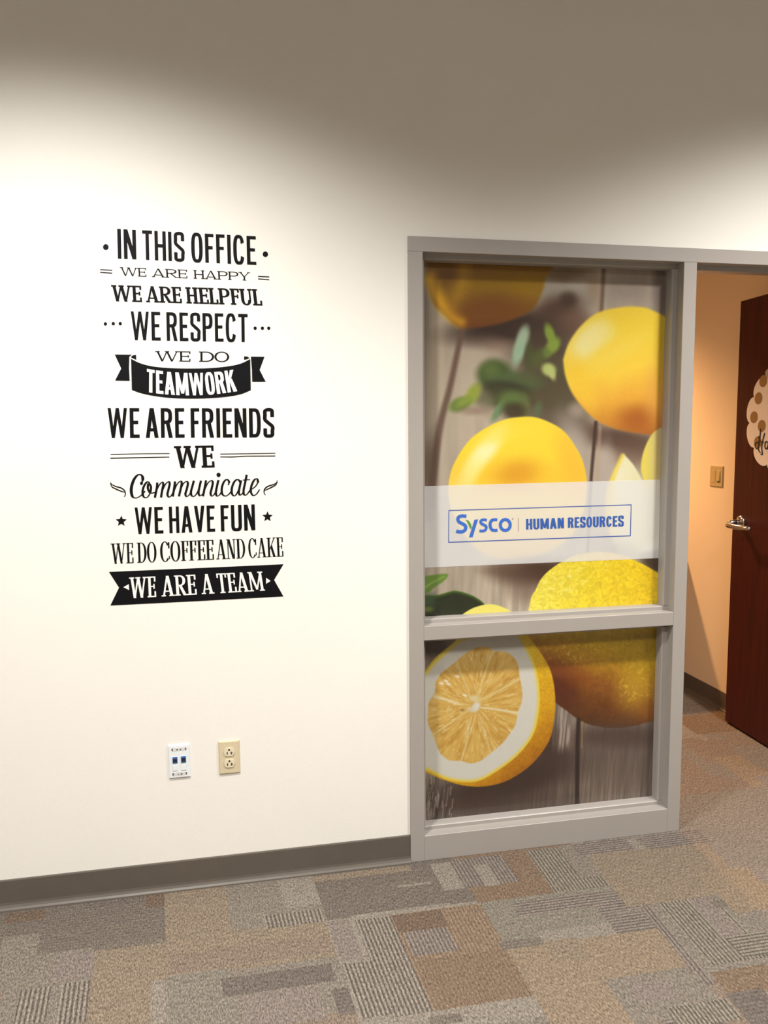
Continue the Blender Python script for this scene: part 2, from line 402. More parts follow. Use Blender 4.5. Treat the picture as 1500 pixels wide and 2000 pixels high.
def carpet_mat():
    m = bpy.data.materials.new('loop_pile_carpet'); m.use_nodes = True; nt = m.node_tree; N = nt.nodes; Lk = nt.links
    b = N['Principled BSDF']; b.inputs['Roughness'].default_value = .95; b.inputs['Specular IOR Level'].default_value = .15
    ca = N.new('ShaderNodeAttribute'); ca.attribute_name = 'yarn_light'
    cb = N.new('ShaderNodeAttribute'); cb.attribute_name = 'yarn_dark'
    st = N.new('ShaderNodeAttribute'); st.attribute_name = 'stripes'
    uv = N.new('ShaderNodeUVMap'); uv.uv_map = 'layout'
    sep = N.new('ShaderNodeSeparateXYZ'); Lk.new(uv.outputs[0], sep.inputs[0])
    def math_(op, a, b2=None, c=None):
        n = N.new('ShaderNodeMath'); n.operation = op
        for i, v in enumerate((a, b2, c)):
            if v is None: continue
            if isinstance(v, (int, float)): n.inputs[i].default_value = v
            else: Lk.new(v, n.inputs[i])
        return n.outputs[0]
    wob = N.new('ShaderNodeTexNoise'); wob.inputs['Scale'].default_value = 90; Lk.new(uv.outputs[0], wob.inputs['Vector'])
    def wave(coord, per):
        ph = math_('MULTIPLY', coord, 2*math.pi/per); ph = math_('ADD', ph, math_('MULTIPLY', wob.outputs['Fac'], 2.4))
        s = math_('SINE', ph); return math_('MULTIPLY_ADD', s, .5, .5)
    wx = wave(sep.outputs[0], .0128); wy = wave(sep.outputs[1], .0135)
    ss = N.new('ShaderNodeSeparateColor'); Lk.new(st.outputs['Color'], ss.inputs[0])
    # loops: small cells, the mottle of two yarns
    mp = N.new('ShaderNodeMapping'); mp.inputs['Scale'].default_value = (1.0, .62, 1); Lk.new(uv.outputs[0], mp.inputs[0])
    n1 = N.new('ShaderNodeTexNoise'); n1.inputs['Scale'].default_value = 150; n1.inputs['Detail'].default_value = 2.5; n1.inputs['Roughness'].default_value = .75; Lk.new(mp.outputs[0], n1.inputs['Vector'])
    n2 = N.new('ShaderNodeTexNoise'); n2.inputs['Scale'].default_value = 28; n2.inputs['Detail'].default_value = 3; Lk.new(uv.outputs[0], n2.inputs['Vector'])
    loop = N.new('ShaderNodeMapRange'); loop.inputs['From Min'].default_value = .34; loop.inputs['From Max'].default_value = .66; Lk.new(n1.outputs['Fac'], loop.inputs['Value'])
    # fac = dark-yarn share
    sx = math_('SUBTRACT', wx, .5); sy = math_('SUBTRACT', wy, .5)
    strp = math_('ADD', math_('MULTIPLY', sx, ss.outputs[0]), math_('MULTIPLY', sy, ss.outputs[1]))
    fac = math_('ADD', math_('MULTIPLY', math_('SUBTRACT', loop.outputs[0], .5), ss.outputs[2]), strp)
    fac = math_('ADD', fac, .5); fac = math_('ADD', fac, math_('MULTIPLY', math_('SUBTRACT', n2.outputs['Fac'], .5), .5))
    cl = N.new('ShaderNodeClamp'); Lk.new(fac, cl.inputs[0])
    mx = N.new('ShaderNodeMix'); mx.data_type = 'RGBA'; Lk.new(cl.outputs[0], mx.inputs['Factor']); Lk.new(ca.outputs['Color'], mx.inputs['A']); Lk.new(cb.outputs['Color'], mx.inputs['B'])
    n3 = N.new('ShaderNodeTexNoise'); n3.inputs['Scale'].default_value = 210; n3.inputs['Detail'].default_value = 2; n3.inputs['Roughness'].default_value = .7
    mp3 = N.new('ShaderNodeMapping'); mp3.inputs['Scale'].default_value = (1.35, .42, 1); mp3.inputs['Location'].default_value = (3.1, 1.7, 0); Lk.new(uv.outputs[0], mp3.inputs[0]); Lk.new(mp3.outputs[0], n3.inputs['Vector'])
    gr = N.new('ShaderNodeMapRange'); gr.inputs['From Min'].default_value = .32; gr.inputs['From Max'].default_value = .68; gr.inputs['To Min'].default_value = .50; gr.inputs['To Max'].default_value = 1.52; Lk.new(n3.outputs['Fac'], gr.inputs['Value'])
    vm = N.new('ShaderNodeVectorMath'); vm.operation = 'SCALE'; Lk.new(mx.outputs['Result'], vm.inputs[0]); Lk.new(gr.outputs[0], vm.inputs['Scale'])
    Lk.new(vm.outputs[0], b.inputs['Base Color'])
    bp = N.new('ShaderNodeBump'); bp.inputs['Strength'].default_value = .55; bp.inputs['Distance'].default_value = .0025; bp.invert = True
    Lk.new(math_('ADD', loop.outputs[0], math_('MULTIPLY', strp, .8)), bp.inputs['Height']); Lk.new(bp.outputs[0], b.inputs['Normal'])
    return m
M['carpet'] = carpet_mat()
KF = 0.59      # yarn reflectance as measured against the wall paint
floor = tag(empty('floor'), kind='structure')
YE = [.255+.505*i for i in range(8, -13, -1)]        # tile rows, from the office back to the hall
def tile(xa, xb, ya, yb):
    e = .00015
    xa += e; xb -= e; ya += e; yb -= e
    rs = [r for r in RECTS if r[0] < xb and r[2] > xa and r[1] < yb and r[3] > ya]
    xs = sorted({xa, xb} | {v for r in rs for v in (r[0], r[2]) if xa < v < xb}); ys = sorted({ya, yb} | {v for r in rs for v in (r[1], r[3]) if ya < v < yb})
    base = ['tan', 'grey', 'lt', 'warm'][int(abs(xa*7+ya*13)) % 4]
    V = []; F = []; CA = []; CB = []; SS = []; UV = []
    def idx(i, j): return j*len(xs)+i
    for Y in ys:
        for X in xs: x, y = to_world(X, Y); V.append((x, y, 0)); UV.append((X, Y))
    nv = len(V)
    for j in range(len(ys)-1):
        for i in range(len(xs)-1):
            cx, cy = (xs[i]+xs[i+1])/2, (ys[j]+ys[j+1])/2; c, s = base, 0
            for r in rs:
                if r[0] <= cx <= r[2] and r[1] <= cy <= r[3]: c, s = r[4], r[5]
            F.append((idx(i, j), idx(i+1, j), idx(i+1, j+1), idx(i, j+1)))
            pa, pb = (tuple(.44*v+.56*g for v, g in zip(q, m_)) for q, m_ in zip(FLOOR_PAL[c], ((157, 146, 137), (114, 105, 99)))); CA.append([v*KF for v in lin(pa)]); CB.append([v*KF for v in lin(pb)])
            strong = {'stripe': 1.1, 'stripeg': 1.0, 'stripep': .85, 'stripeb': .55}.get(c, .35)
            SS.append((strong if s == 1 else 0, strong if s == 2 else 0, .55 if s else .95))
    corners = [idx(0, 0), idx(len(xs)-1, 0), idx(len(xs)-1, len(ys)-1), idx(0, len(ys)-1)]
    low = []
    for c in corners: x, y, _ = V[c]; V.append((x, y, -.006)); UV.append(UV[c]); low.append(len(V)-1)
    for k in range(4):
        F.append((low[k], low[(k+1) % 4], corners[(k+1) % 4], corners[k])); CA.append(CA[0]); CB.append(CB[0]); SS.append((0, 0, .9))
    me = bpy.data.meshes.new('carpet_tile'); me.from_pydata(V, [], F); me.materials.append(M['carpet'])
    uvl = me.uv_layers.new(name='layout')
    for li, lp in enumerate(me.loops): uvl.data[li].uv = UV[lp.vertex_index]
    for nm, arr in (('yarn_light', CA), ('yarn_dark', CB), ('stripes', SS)):
        at = me.attributes.new(nm, 'FLOAT_COLOR', 'FACE'); at.data.foreach_set('color', [v for c in arr for v in (*c, 1.0)])
    o = bpy.data.objects.new('carpet_tile', me); COL.objects.link(o); o.parent = floor
for i in range(len(XE)-1):
    for j in range(len(YE)-1):
        ya, yb = YE[j+1], YE[j]; xa, xb = XE[i], XE[i+1]
        if ya > .2 and (xa > 2.1 or xb < -1.7): continue
        if ya < -3.4: continue
        tile(xa, xb, ya, yb)
box('subfloor', (X0-.12, Y0-.12, -.05), (X1+.12, 4.42, -.0062), mat('subfloor_carpet', (.30, .255, .205), .95, noise=.25, nscale=12), floor)
# ------------------------------------------------------------------ letter cutting: every glyph is a set of flat strips in a unit-high cell
def arcpts(cx, cy, rx, ry, n, a0, a1, k=22):
    out = []
    for i in range(k+1):
        a = math.radians(a0+(a1-a0)*i/k); c, s = math.cos(a), math.sin(a)
        out.append((cx+rx*math.copysign(abs(c)**(2/n), c), cy+ry*math.copysign(abs(s)**(2/n), s)))
    return out
def ring(cx, cy, rx, ry, tx, ty, n=2.0, a0=0, a1=360, k=30):
    o = arcpts(cx, cy, rx, ry, n, a0, a1, k); i = arcpts(cx, cy, rx-tx, ry-ty, n, a0, a1, k)
    return [[o[j], o[j+1], i[j+1], i[j]] for j in range(k)]
def R(x0, y0, x1, y1): return [[(x0, y0), (x1, y0), (x1, y1), (x0, y1)]]
def DG(xb, xt, th, y0=0, y1=1): return [[(xb, y0), (xb+th, y0), (xt+th, y1), (xt, y1)]]
def catmull(pts, k=8, closed=False):
    P = [Vector(p) for p in pts]; out = []; n = len(P)
    for i in range(n-1):
        p0, p1, p2, p3 = P[max(i-1, 0)], P[i], P[i+1], P[min(i+2, n-1)]
        for j in range(k):
            t = j/k; out.append(.5*((2*p1)+(p2-p0)*t+(2*p0-5*p1+4*p2-p3)*t*t+(3*p1-p0-3*p2+p3)*t**3))
    out.append(P[-1]); return out
def brush(pts, wfn, smooth=True, k=8):
    P = catmull(pts, k) if smooth else [Vector(p) for p in pts]
    L_, R_ = [], []
    for i, p in enumerate(P):
        t = (P[min(i+1, len(P)-1)]-P[max(i-1, 0)])
        if t.length < 1e-9: t = Vector((1, 0))
        t.normalize(); w_ = wfn(i/(len(P)-1), t)/2; nrm = Vector((-t.y, t.x))
        L_.append(tuple(p+nrm*w_)); R_.append(tuple(p-nrm*w_))
    return [[L_[i], L_[i+1], R_[i+1], R_[i]] for i in range(len(P)-1)]
WID = dict(I=.125, N=.38, T=.33, H=.375, S=.345, O=.37, F=.28, C=.36, E=.30, W=.60, R=.375, P=.35, A=.41, U=.37, V=.39, D=.37, K=.39, M=.52, L=.28, Y=.38)
def glyph(ch, st):
    """st: S thick stem, T thin bar, sh serif height (0 = sans), sl serif reach, wf width factor, n bowl squareness, hair thickness of thin diagonals"""
    S_, T_, sh, sl = st['S'], st['T'], st.get('sh', 0), st.get('sl', 0); n = st.get('n', 3.0); hr = st.get('hr', S_)
    w_ = WID[ch]*st.get('wf', 1.0)
    if ch == 'I': w_ = S_+2*sl
    g = []; a, b = sl, w_-sl                      # body between a and b
    def ser(x0, x1, y): return R(x0-sl, y, x1+sl, y+sh) if sh else []
    def stem(x, t=S_, y0=0, y1=1, lo=True, hi=True):
        q = R(x, y0, x+t, y1)
        if sh and lo: q += ser(x, x+t, 0)
        if sh and hi: q += ser(x, x+t, 1-sh)
        return q
    def tip(x, y, up_=True, hgt=.17, t=.6):       # slab hanging at the end of an arm
        return R(x-S_*t, y-(0 if up_ else hgt), x, y+(hgt if up_ else 0)) if sh else []
    if ch == 'I': g = stem(a)
    elif ch == 'N':
        g = stem(a, hr if sh else S_, lo=True)+stem(b-(hr if sh else S_), hr if sh else S_, lo=False)
        hs = hr if sh else S_
        g += [[(a, 1), (a+S_*1.1, 1), (b, 0), (b-S_*1.1, 0)]]
    elif ch == 'T':
        c = w_/2; g = R(c-S_/2, 0, c+S_/2, 1)+R(0, 1-T_, w_, 1)
        if sh: g += R(c-S_/2-sl, 0, c+S_/2+sl, sh)+R(0, .78, S_*.55, 1)+R(w_-S_*.55, .78, w_, 1)
    elif ch == 'H': g = stem(a)+stem(b-S_)+R(a, .5-T_/2, b, .5+T_/2)
    elif ch == 'L': g = stem(a)+R(a, 0, w_, max(T_, sh))+tip(w_, 0, True, .30)
    elif ch in 'EF':
        tt = max(T_, sh)
        g = stem(a)+R(a, 1-tt, w_, 1)+tip(w_, 1, False, .25)+R(a, .52-T_/2, w_*.88, .52+T_/2)
        if sh: g += R(w_*.80-S_*.25, .52-.12, w_*.80+S_*.25, .52+.12)
        if ch == 'E': g += R(a, 0, w_, tt)+tip(w_, 0, True, .28)
    elif ch == 'O': g = ring(w_/2, .5, w_/2, .515, S_, T_, n)
    elif ch == 'D':
        rx = min(w_*.55, .5)*1.0 if not sh else (w_-a)*.62
        cx = w_-rx
        g = stem(a)+R(a, 1-T_, cx, 1)+R(a, 0, cx, T_)+ring(cx, .5, rx, .5, S_, T_, n if n > 2.2 else 2.1, -90, 90)
    elif ch == 'C':
        if sh: g = ring(w_/2, .5, w_/2, .515, S_, T_, n, 38, 318)+R(w_-S_*.62-.01, .66, w_-.01, .97)+R(w_-S_*.45-.01, .12, w_-.01, .28)
        else: g = ring(w_/2, .5, w_/2, .515, S_, T_, n, 22, 338)
    elif ch == 'U':
        r = w_/2-(sl if sh else 0); ry = min(.34, r*1.25)
        s2 = hr if sh else S_
        g = stem(a, S_, ry-.03, 1, lo=False)+stem(b-s2, s2, ry-.03, 1, lo=False)+ring(w_/2, ry-.012, (b-a)/2, ry, S_, T_, n, 180, 360)
    elif ch in 'PRB':
        hgt = .56 if ch == 'P' else .53; cy = 1-hgt/2; rx = (w_-a)*.55; wb = w_ if ch == 'P' else w_*(.94 if sh else .97); cx = wb-rx
        g = stem(a)+R(a, 1-T_, cx, 1)+R(a, 1-hgt, cx, 1-hgt+T_)+ring(cx, cy, rx, hgt/2, S_, T_, n if n > 2.2 else 2.2, -90, 90)
        if ch == 'R':
            if sh: g += [[(cx-S_*.3, .47), (cx+S_*.7, .47), (w_-sl*.2, 0), (w_-S_*1.1-sl*.2, 0)]]+R(w_-S_*1.1-sl*.2, 0, w_+sl*.4, sh)
            else: g += [[(w_*.42, .50), (w_*.42+S_*1.05, .50), (w_, 0), (w_-S_*1.08, 0)]]
    elif ch == 'A':
        c = w_/2; t2 = hr if sh else S_; x0, x1 = a*.9, w_-a*.9
        g = [[(x0, 0), (x0+t2*1.05, 0), (c+t2*.35, 1), (c-t2*.6, 1)], [(x1-S_*1.08, 0), (x1, 0), (c+S_*.55, 1), (c-S_*.5, 1)]]
        yb = .22; g += R(x0+(c-x0)*yb+t2*.3, yb, x1-(x1-c)*yb-S_*.3, yb+T_*.9)
        if sh: g += R(x0-sl, 0, x0+t2+sl, sh)+R(x1-S_-sl, 0, x1+sl, sh)
    elif ch == 'V':
        c = w_/2; g = [[(0, 1), (S_*1.05, 1), (c+S_*.45, 0), (c-S_*.5, 0)], [(w_-S_*1.05, 1), (w_, 1), (c+S_*.5, 0), (c-S_*.45, 0)]]
    elif ch == 'W':
        t1, t2 = (S_*1.02 if sh else S_*.84), (hr if sh else S_*.84); x0, x3 = a*.8, w_-a*.8; q1, q2 = x0+(x3-x0)*.27, x0+(x3-x0)*.73; c = (x0+x3)/2
        g = [[(x0, 1), (x0+t1, 1), (q1+t1*.5, 0), (q1-t1*.5, 0)], [(c-t2*.5, 1), (c+t2*.5, 1), (q1+t2*.5, 0), (q1-t2*.5, 0)],
             [(c-t1*.5, 1), (c+t1*.5, 1), (q2+t1*.5, 0), (q2-t1*.5, 0)], [(x3-t2, 1), (x3, 1), (q2+t2*.5, 0), (q2-t2*.5, 0)]]
        if sh: g += R(x0-sl, 1-sh, x0+t1+sl, 1)+R(c-t1*.5-sl, 1-sh, c+t1*.5+sl, 1)+R(x3-t2-sl, 1-sh, x3+sl, 1)
    elif ch == 'Y':
        c = w_/2; t2 = hr if sh else S_; x0, x3 = a*.8, w_-a*.8
        g = R(c-S_/2, 0, c+S_/2, .45)+[[(x0, 1), (x0+S_, 1), (c+S_*.5, .42), (c-S_*.5, .42)], [(x3-t2, 1), (x3, 1), (c+t2*.5, .42), (c-t2*.5, .42)]]
        if sh: g += R(x0-sl, 1-sh, x0+S_+sl, 1)+R(x3-t2-sl, 1-sh, x3+sl, 1)+R(c-S_/2-sl, 0, c+S_/2+sl, sh)
    elif ch == 'M':
        t2 = hr if sh else S_; c = w_/2
        g = stem(a, t2, hi=bool(sh))+stem(b-S_, S_)+[[(a, 1), (a+S_*1.1, 1), (c+S_*.38, .08), (c-S_*.38, .08)], [(b-t2*1.1, 1), (b, 1), (c+t2*.45, .08), (c-t2*.45, .08)]]
    elif ch == 'K':
        t2 = hr if sh else S_
        x3 = w_-a*.8
        g = stem(a)+[[(a+S_*.7, .30), (a+S_*.7, .30+t2*1.6), (x3-t2*1.15, 1), (x3, 1)], [(a+(b-a)*.36, .50), (a+(b-a)*.36+S_*.85, .62), (w_-a*.5, 0), (w_-a*.5-S_*1.15, 0)]]
        if sh: g += R(x3-t2*1.2-sl, 1-sh, x3+sl*.6, 1)+R(w_-a*.5-S_*1.15-sl*.6, 0, w_, sh)
    elif ch == 'S':
        h = S_/2; t = T_/2
        pts = [(w_-h, .70), (w_-h, .80), (w_*.80, .945-t*.3), (w_/2, 1.012-t), (w_*.19, .93-t*.3), (h, .76), (w_*.17, .61), (w_*.5, .49), (w_*.84, .37), (w_-h, .22), (w_*.80, .06+t*.3), (w_/2, -.012+t), (w_*.20, .055+t*.3), (h, .20), (h, .31)]
        g = brush(pts, lambda u, d: math.sqrt((S_*d.y)**2+(T_*d.x)**2)*(1.0), True, 5)
    return w_, g
SANS = dict(S=.112, T=.110, n=2.9)
SANSB = dict(S=.118, T=.114, n=2.9)
THIN = dict(S=.155, T=.085, hr=.09, sh=.08, sl=.10, wf=3.0, n=2.0)
BOLD = dict(S=.205, T=.09, hr=.12, sh=.095, sl=.075, wf=2.15, n=2.1)
TALL = dict(S=.105, T=.032, hr=.045, sh=.035, sl=.055, wf=1.2, n=2.1)
SLAB = dict(S=.125, T=.06, hr=.075, sh=.06, sl=.06, wf=1.4, n=2.2)
HUM = dict(S=.20, T=.15, n=2.4, wf=1.40)
def word(txt, st, gap=.072):
    x = 0; out = []
    for c in txt:
        w_, g = glyph(c, st); out += [[(p[0]+x, p[1]) for p in q] for q in g]; x += w_+gap
    x -= gap
    return [[(p[0]/x, p[1]) for p in q] for q in out]
def quadmap(q, s, t):
    (a, b, c, d) = q    # TL TR BR BL, s left to right, t bottom to top
    top = (a[0]+(b[0]-a[0])*s, a[1]+(b[1]-a[1])*s); bot = (d[0]+(c[0]-d[0])*s, d[1]+(c[1]-d[1])*s)
    return (bot[0]+(top[0]-bot[0])*t, bot[1]+(top[1]-bot[1])*t)
def line_polys(words, quad, st, lift, onto, bend=None, gap=.072):
    """words: (text, start fraction, end fraction) along the quad"""
    out = []
    for txt, f0, f1 in words:
        for q in word(txt, st, gap):
            pp = []
            for x, y in q:
                s = f0+(f1-f0)*x; u = quadmap(quad, s, y)
                if bend: u = (u[0], u[1]+bend*(1-(2*s-1)**2))
                pp.append(onto(u, lift))
            out.append(pp)
    return out
def crop(ox, oy, sc): return lambda p: (ox+p[0]/sc, oy+p[1]/sc)

# ------------------------------------------------------------------ the wall decal
ox_, oz_ = hmap(H_WALL, (375, 815))
dec = tag(empty('wall_decal', (0, 0, 0)), 'tall black vinyl wall lettering that starts IN THIS OFFICE and ends WE ARE A TEAM', 'wall decal')
dec.location = (ox_, WALL_Y, oz_)
def rel(polys, o): return [[(x-o.location.x, y-o.location.y, z-o.location.z) for x, y, z in p] for p in polys]
A = crop(170, 430, 1500/410); B = crop(180, 780, 1500/410)
def fr_(q, pairs):
    """turn measured word spans into fractions of the line"""
    x0, x1 = q; return [(t, (a-x0)/(x1-x0), (b-x0)/(x1-x0)) for t, a, b in pairs]
LINES = [
 ('IN THIS OFFICE', A, ((215,62),(1205,115),(1210,320),(220,274)), SANS, fr_((215,1206), [('IN',215,348),('THIS',393,693),('OFFICE',742,1206)])),
 ('WE ARE HAPPY', A, ((235,335),(1163,373),(1165,432),(240,397)), THIN, fr_((235,1163), [('WE',235,420),('ARE',460,714),('HAPPY',758,1163)])),
 ('WE ARE HELPFUL', A, ((172,463),(1240,494),(1254,610),(178,579)), BOLD, fr_((172,1252), [('WE',172,388),('ARE',418,675),('HELPFUL',706,1252)])),
 ('WE RESPECT', A, ((312,651),(1147,671),(1149,871),(318,857)), SANS, fr_((312,1148), [('WE',312,522),('RESPECT',566,1148)])),
 ('WE DO', A, ((488,935),(1016,941),(1016,1013),(490,1008)), THIN, fr_((488,1016), [('WE',488,738),('DO',800,1016)])),
 ('WE ARE FRIENDS', B, ((110,62),(1298,64),(1302,271),(114,276)), SANSB, fr_((110,1300), [('WE',110,336),('ARE',380,658),('FRIENDS',703,1300)])),
 ('WE', B, ((586,334),(866,329),(876,486),(592,492)), BOLD, [('WE',0,1)]),
 ('WE HAVE FUN', B, ((303,773),(1161,750),(1166,935),(309,964)), SANSB, fr_((303,1164), [('WE',303,505),('HAVE',548,876),('FUN',918,1164)])),
 ('WE DO COFFEE AND CAKE', B, ((133,1031),(1361,985),(1367,1122),(138,1176)), TALL, fr_((133,1365), [('WE',133,292),('DO',318,458),('COFFEE',484,868),('AND',885,1093),('CAKE',1116,1365)])),
]
for txt, Cc, q, st, ws in LINES:
    quad = [Cc(p) for p in q]; gap = .080 if not st.get('sh') else .02
    o = flat('lettering', rel(line_polys(ws, quad, st, .0008, on_wall, gap=gap), dec), M['vinyl'], dec)
    o['label'] = 'black lettering reading '+txt
def shape(name, pts_list, conv, m, lift, parent, onto=on_wall):
    return flat(name, rel([[onto(conv(p), lift) for p in pts] for pts in pts_list], parent), m, parent)
def disc(c, r, k=20): return [(c[0]+r*math.cos(2*math.pi*i/k), c[1]+r*1.05*math.sin(2*math.pi*i/k)) for i in range(k)]
for c, r in (((134,192),20),((1274,243),19),((131,741),12),((187,739),12),((237,739),12),((1201,772),11.5),((1253,772),11.5),((1298,772),11.5)):
    shape('dot', [disc(c, r)], A, M['vinyl'], .0008, dec)
for p in (((93,350),(180,354),(180,361),(93,357)), ((93,369),(180,375),(180,382),(93,376)), ((1222,398),(1302,402),(1302,409),(1222,405)), ((1222,416),(1302,422),(1302,429),(1222,423))):
    shape('rule', [p], A, M['vinyl'], .0008, dec)
for p in (((132,391),(340,386),(553,384),(553,389),(340,391),(132,397)), ((130,416),(340,413),(551,409),(551,415),(340,419),(130,424)), ((915,388),(1309,382),(1309,387),(915,394)), ((915,408),(1000,408),(1100,402),(1309,401),(1309,408),(1100,409),(1000,415),(915,414))):
    shape('rule', [p], B, M['vinyl'], .0008, dec)
def star(c, r, sc=1.0):
    pts = []
    for i in range(10):
        a = math.radians(-90+36*i); q = r if i % 2 == 0 else r*.45; pts.append((c[0]+q*math.cos(a)*sc, c[1]+q*math.sin(a)))
    return [[c, pts[i], pts[(i+1) % 10]] for i in range(10)]
shape('star', star((208,870), 41), B, M['vinyl'], .0008, dec); shape('star', star((1253,838), 39), B, M['vinyl'], .0008, dec)
# curved ribbon
def strip(top, bot):
    a = catmull(top, 8); b = catmull(bot, 8); n = min(len(a), len(b)); return [[tuple(a[i]), tuple(a[i+1]), tuple(b[i+1]), tuple(b[i])] for i in range(n-1)]
rib = shape('ribbon', strip([(314,990),(380,1022),(470,1045),(600,1057),(740,1060),(880,1057),(1010,1044),(1100,1024),(1166,992)],
                      [(320,1213),(385,1236),(480,1256),(600,1270),(745,1275),(885,1271),(1010,1260),(1100,1243),(1170,1215)]), A, M['vinyl'], .0008, dec)
shape('ribbon_tail', [[(198,960),(302,975),(300,1060),(244,1060)], [(198,960),(322,961),(308,970),(302,975)], [(244,1060),(300,1060),(305,1148),(200,1146)]], A, M['vinyl'], .0008, dec)
shape('ribbon_tail', [[(1170,975),(1268,976),(1233,1070),(1178,1070)], [(1178,1070),(1233,1070),(1277,1155),(1180,1155)]], A, M['vinyl'], .0008, dec)
shape('ribbon_curl', [[(313,977),(326,966),(350,962),(352,998),(334,990),(320,984)]], A, M['vinyl'], .0008, dec)
shape('ribbon_curl', [[(1122,972),(1146,975),(1160,984),(1148,992),(1122,998)]], A, M['vinyl'], .0008, dec)
tq = [A(p) for p in ((428,1062),(1046,1068),(1074,1222),(426,1228))]
TEAMF = dict(S=.135, T=.13, n=2.9)
o = flat('lettering', rel(line_polys([('TEAMWORK', 0, 1)], tq, TEAMF, .0014, on_wall, bend=27/(1500/410), gap=.055), dec), M['white'], dec); o['label'] = 'white lettering reading TEAMWORK'
shape('banner', [[(120,1233),(745,1206),(745,1441),(192,1345)], [(192,1345),(745,1441),(745,1442),(130,1473)], [(745,1206),(1367,1178),(1300,1290),(745,1441)], [(745,1441),(1300,1290),(1367,1408),(745,1442)]], B, M['vinyl'], .0008, dec)
tq = [B(p) for p in ((266,1273),(1214,1230),(1236,1366),(270,1422))]
o = flat('lettering', rel(line_polys(fr_((266,1236), [('WE',266,455),('ARE',495,747),('A',783,872),('TEAM',900,1236)]), tq, SLAB, .0014, on_wall, gap=.02), dec), M['white'], dec); o['label'] = 'white lettering reading WE ARE A TEAM'
shape('arrow', [[(223,1342),(262,1320),(264,1362)]], B, M['white'], .0014, dec)
shape('arrow', [[(1243,1275),(1275,1297),(1243,1318)]], B, M['white'], .0014, dec)
# script word
SCR = [
 [(352,604),(362,565),(350,540),(326,540),(300,570),(282,620),(280,665),(292,698),(318,703),(350,685),(378,655)],
 [(412,597),(392,590),(370,620),(360,660),(368,695),(392,700),(414,668),(420,625),(408,600)], [(402,600),(398,635),(415,668),(452,664)],
 [(465,594),(462,630),(448,702)], [(454,668),(474,620),(498,592),(508,605),(500,650),(492,700)], [(498,664),(520,612),(544,588),(554,602),(546,640),(538,678),(548,697),(566,686),(582,655)],
 [(592,586),(588,620),(576,694)], [(583,660),(604,610),(630,584),(640,598),(632,640),(620,693)], [(628,656),(650,604),(674,586),(684,600),(676,640),(666,676),(676,694),(696,678),(712,645)],
 [(727,580),(716,620),(706,660),(712,688),(732,690),(756,655),(774,600)], [(778,580),(768,620),(760,665),(770,688),(790,676)],
 [(814,578),(806,620),(792,692)], [(799,656),(824,602),(850,580),(862,594),(854,636),(846,672),(856,690),(874,676),(890,640)],
 [(902,576),(892,620),(884,664),(892,690),(912,680),(930,646)],
 [(972,612),(978,588),(962,572),(940,592),(926,636),(930,676),(952,690),(978,676),(1004,640)],
 [(1058,592),(1040,572),(1016,588),(998,634),(1000,676),(1020,688),(1042,656),(1062,596)], [(1064,578),(1054,625),(1048,664),(1058,684),(1080,664)],
 [(1104,538),(1094,590),(1082,650),(1086,680),(1104,680),(1128,648)], [(1076,577),(1100,574),(1128,573)],
 [(1140,642),(1166,622),(1184,592),(1178,568),(1158,576),(1138,618),(1134,660),(1150,686),(1174,676),(1196,644)],
]
pl = []
for k, s in enumerate(SCR):
    wf = (lambda u, d: 7+9.5*abs(d.y)**1.5*(1 if d.y > -2 else 1)) if k else (lambda u, d: 7+15*abs(d.y)**2)
    if k == 18: wf = lambda u, d: 6
    def wdt(u, d, wf=wf):
        rising = d.x > .25 and d.y < -.3
        return wf(u, d)*(.62 if rising else 1.0)
    pl += brush(s, wdt)
pl.append(disc((903,539), 15)); pl.append(disc((352,600), 11))
o = shape('lettering', pl, B, M['vinyl'], .0008, dec); o['label'] = 'black flowing script lettering reading Communicate'
SW = [[(132,591),(140,607),(170,622),(205,632),(228,648),(237,668),(234,690),(226,694)], [(130,600),(142,625),(170,640),(205,655),(236,664)],
      ]
swl = []
for s in SW: swl += brush(s, lambda u, d: 4+5*math.sin(math.pi*min(max(u, .05), .95)))
shape('flourish', swl, B, M['vinyl'], .0008, dec)
swr = []
for s in ([(1322,577),(1316,596),(1290,610),(1258,620),(1236,636),(1228,656),(1232,676),(1240,683)], [(1324,588),(1312,610),(1286,626),(1256,640),(1230,652)]):
    swr += brush(s, lambda u, d: 4+5*math.sin(math.pi*min(max(u, .05), .95)))
shape('flourish', swr, B, M['vinyl'], .0008, dec)
# ------------------------------------------------------------------ printed window film: a painting of lemons on grey planks
U0, U1, V0, V1 = 800, 1310, 490, 1630
SC = 1.25
NW, NH = int((U1-U0)*SC), int((V1-V0)*SC)
uu, vv = np.meshgrid(U0+(np.arange(NW)+.5)/SC, V0+(np.arange(NH)+.5)/SC)
rng = np.random.default_rng(5)
def vnoise(x, y, seed):
    r = np.random.default_rng(seed).random((256, 256))
    xi = np.floor(x).astype(int); yi = np.floor(y).astype(int); fx = x-xi; fy = y-yi
    fx = fx*fx*(3-2*fx); fy = fy*fy*(3-2*fy); g = lambda a, b: r[a % 256, b % 256]
    return (g(xi, yi)*(1-fx)+g(xi+1, yi)*fx)*(1-fy)+(g(xi, yi+1)*(1-fx)+g(xi+1, yi+1)*fx)*fy
def fbm(x, y, seed, o=3):
    s = 0; a = .5; t = 0
    for i in range(o): s = s+a*vnoise(x*2**i, y*2**i, seed+i); t += a; a *= .5
    return s/t
IMG = np.zeros((NH, NW, 3)); IMG[:] = (170, 157, 142)
def sst(a, b, x): t = np.clip((x-a)/(b-a), 0, 1); return t*t*(3-2*t)
def win_(u0, u1, v0, v1):
    return slice(max(0, int((v0-V0)*SC)), min(NH, int((v1-V0)*SC)+1)), slice(max(0, int((u0-U0)*SC)), min(NW, int((u1-U0)*SC)+1))
